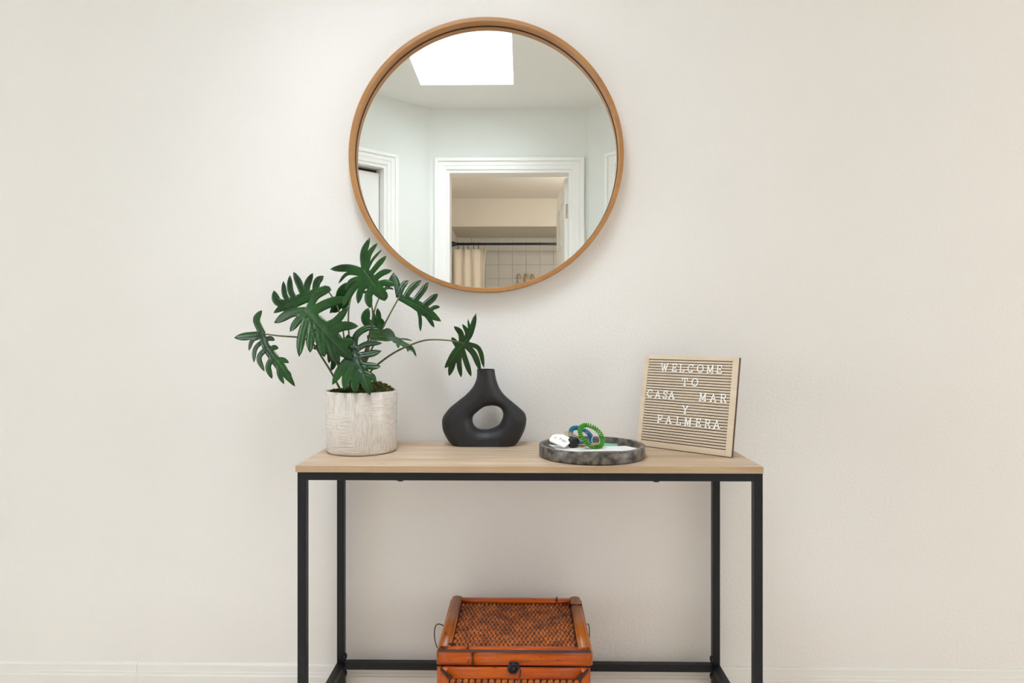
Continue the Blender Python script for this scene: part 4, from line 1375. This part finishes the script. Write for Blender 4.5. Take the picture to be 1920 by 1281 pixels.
# far right leaf, seen from behind
leaf((1735, 805), 0.0, -0.2, 0.3, 0.9, [(1752, 790), (1715, 840), (1680, 880), (1640, 940), (1588, 1000)], 34,
     [([(1735, 810), (1775, 750), (1815, 604)], 20), ([(1730, 815), (1768, 750), (1756, 645)], 11), ([(1722, 820), (1752, 750), (1716, 682)], 17), ([(1710, 830), (1705, 750), (1655, 698)], 21), ([(1690, 860), (1668, 820), (1638, 778)], 19),
      ([(1680, 880), (1645, 970), (1620, 1058)], 23), ([(1700, 865), (1692, 960), (1708, 1068)], 19), ([(1712, 855), (1745, 960), (1780, 1062)], 20), ([(1730, 825), (1800, 900), (1848, 1022)], 22), ([(1735, 820), (1835, 860), (1872, 1000)], 17)],
     [(1735, 822), (1645, 803), (1500, 795), (1400, 812), (1250, 875), (1130, 955), (1050, 1035), (1000, 1150)], (0.0, -0.01))
# small upright leaf in the middle
leaf((1075, 690), 0.045, 0.1, -0.2, 0.8, [(1078, 700), (1085, 640), (1075, 580)], 8,
     [([(1070, 705), (1018, 650), (1040, 565)], 32), ([(1085, 700), (1112, 640), (1104, 566)], 20), ([(1100, 720), (1146, 690), (1122, 632)], 15)],
     [(1075, 690), (1045, 850), (1010, 1000), (980, 1150)], (0.045, 0.02))
# right middle leaf, almost edge-on
leaf((1040, 770), 0.0, 0.25, -1.3, 0.6, [(1030, 775), (1130, 772), (1240, 795), (1380, 890)], 20,
     [([(1060, 760), (1110, 735), (1200, 760)], 22), ([(1140, 755), (1180, 725), (1235, 775)], 15), ([(1220, 800), (1250, 815), (1256, 856)], 15), ([(1250, 790), (1300, 790), (1358, 802)], 6),
      ([(1285, 820), (1318, 840), (1326, 884)], 10), ([(1300, 820), (1350, 850), (1386, 918)], 10), ([(1060, 785), (1130, 792), (1210, 800)], 12)],
     [(1040, 770), (1030, 880), (1010, 1000), (990, 1150)], (0.0, 0.0))
# small shaded leaf low on the left
leaf((720, 810), -0.01, 0.1, 0.2, 0.8, [(715, 790), (765, 880), (800, 930), (838, 985)], 28,
     [([(740, 850), (760, 910), (755, 965)], 18), ([(780, 900), (790, 960), (772, 1020)], 20), ([(760, 860), (830, 880), (900, 850)], 24), ([(720, 810), (690, 840), (640, 860)], 20), ([(880, 770), (910, 790), (950, 790)], 18)],
     [(720, 810), (790, 930), (850, 1040), (890, 1150)], (-0.01, -0.01))
# large central leaf
leaf((585, 585), -0.045, -0.35, -0.15, 0.9, [(580, 578), (690, 700), (800, 820), (930, 940)], 68,
     [([(605, 590), (665, 480), (775, 434)], 27), ([(625, 600), (735, 540), (885, 492)], 36), ([(690, 705), (800, 665), (896, 556)], 28), ([(745, 760), (850, 700), (968, 698)], 34),
      ([(820, 830), (880, 810), (936, 808)], 32), ([(590, 590), (480, 605), (360, 676)], 33), ([(590, 598), (530, 660), (474, 738)], 27), ([(605, 615), (560, 760), (540, 920)], 31), ([(645, 660), (622, 780), (620, 890)], 31), ([(620, 620), (650, 720), (690, 850)], 30),
      ([(700, 730), (706, 830), (722, 922)], 37), ([(770, 800), (790, 890), (828, 968)], 36)],
     [(585, 585), (680, 760), (790, 930), (860, 1040), (905, 1150)], (-0.045, -0.03))
# front leaf hanging over the rim
leaf((945, 880), -0.065, 0.1, -0.42, 0.5, [(940, 868), (965, 950), (1005, 1050), (1052, 1196)], 46,
     [([(945, 890), (860, 980), (778, 1122)], 31), ([(955, 930), (890, 1040), (864, 1160)], 33), ([(980, 990), (945, 1090), (942, 1180)], 34), ([(945, 870), (1030, 826), (1140, 820)], 21),
      ([(950, 910), (1040, 900), (1134, 876)], 25), ([(980, 975), (1060, 985), (1128, 988)], 26), ([(1005, 1040), (1060, 1055), (1094, 1104)], 22), ([(938, 880), (950, 770), (1030, 712), (1122, 714)], 24), ([(942, 880), (905, 840), (880, 775)], 16)],
     [(945, 880), (935, 990), (930, 1150)], (-0.065, -0.045))
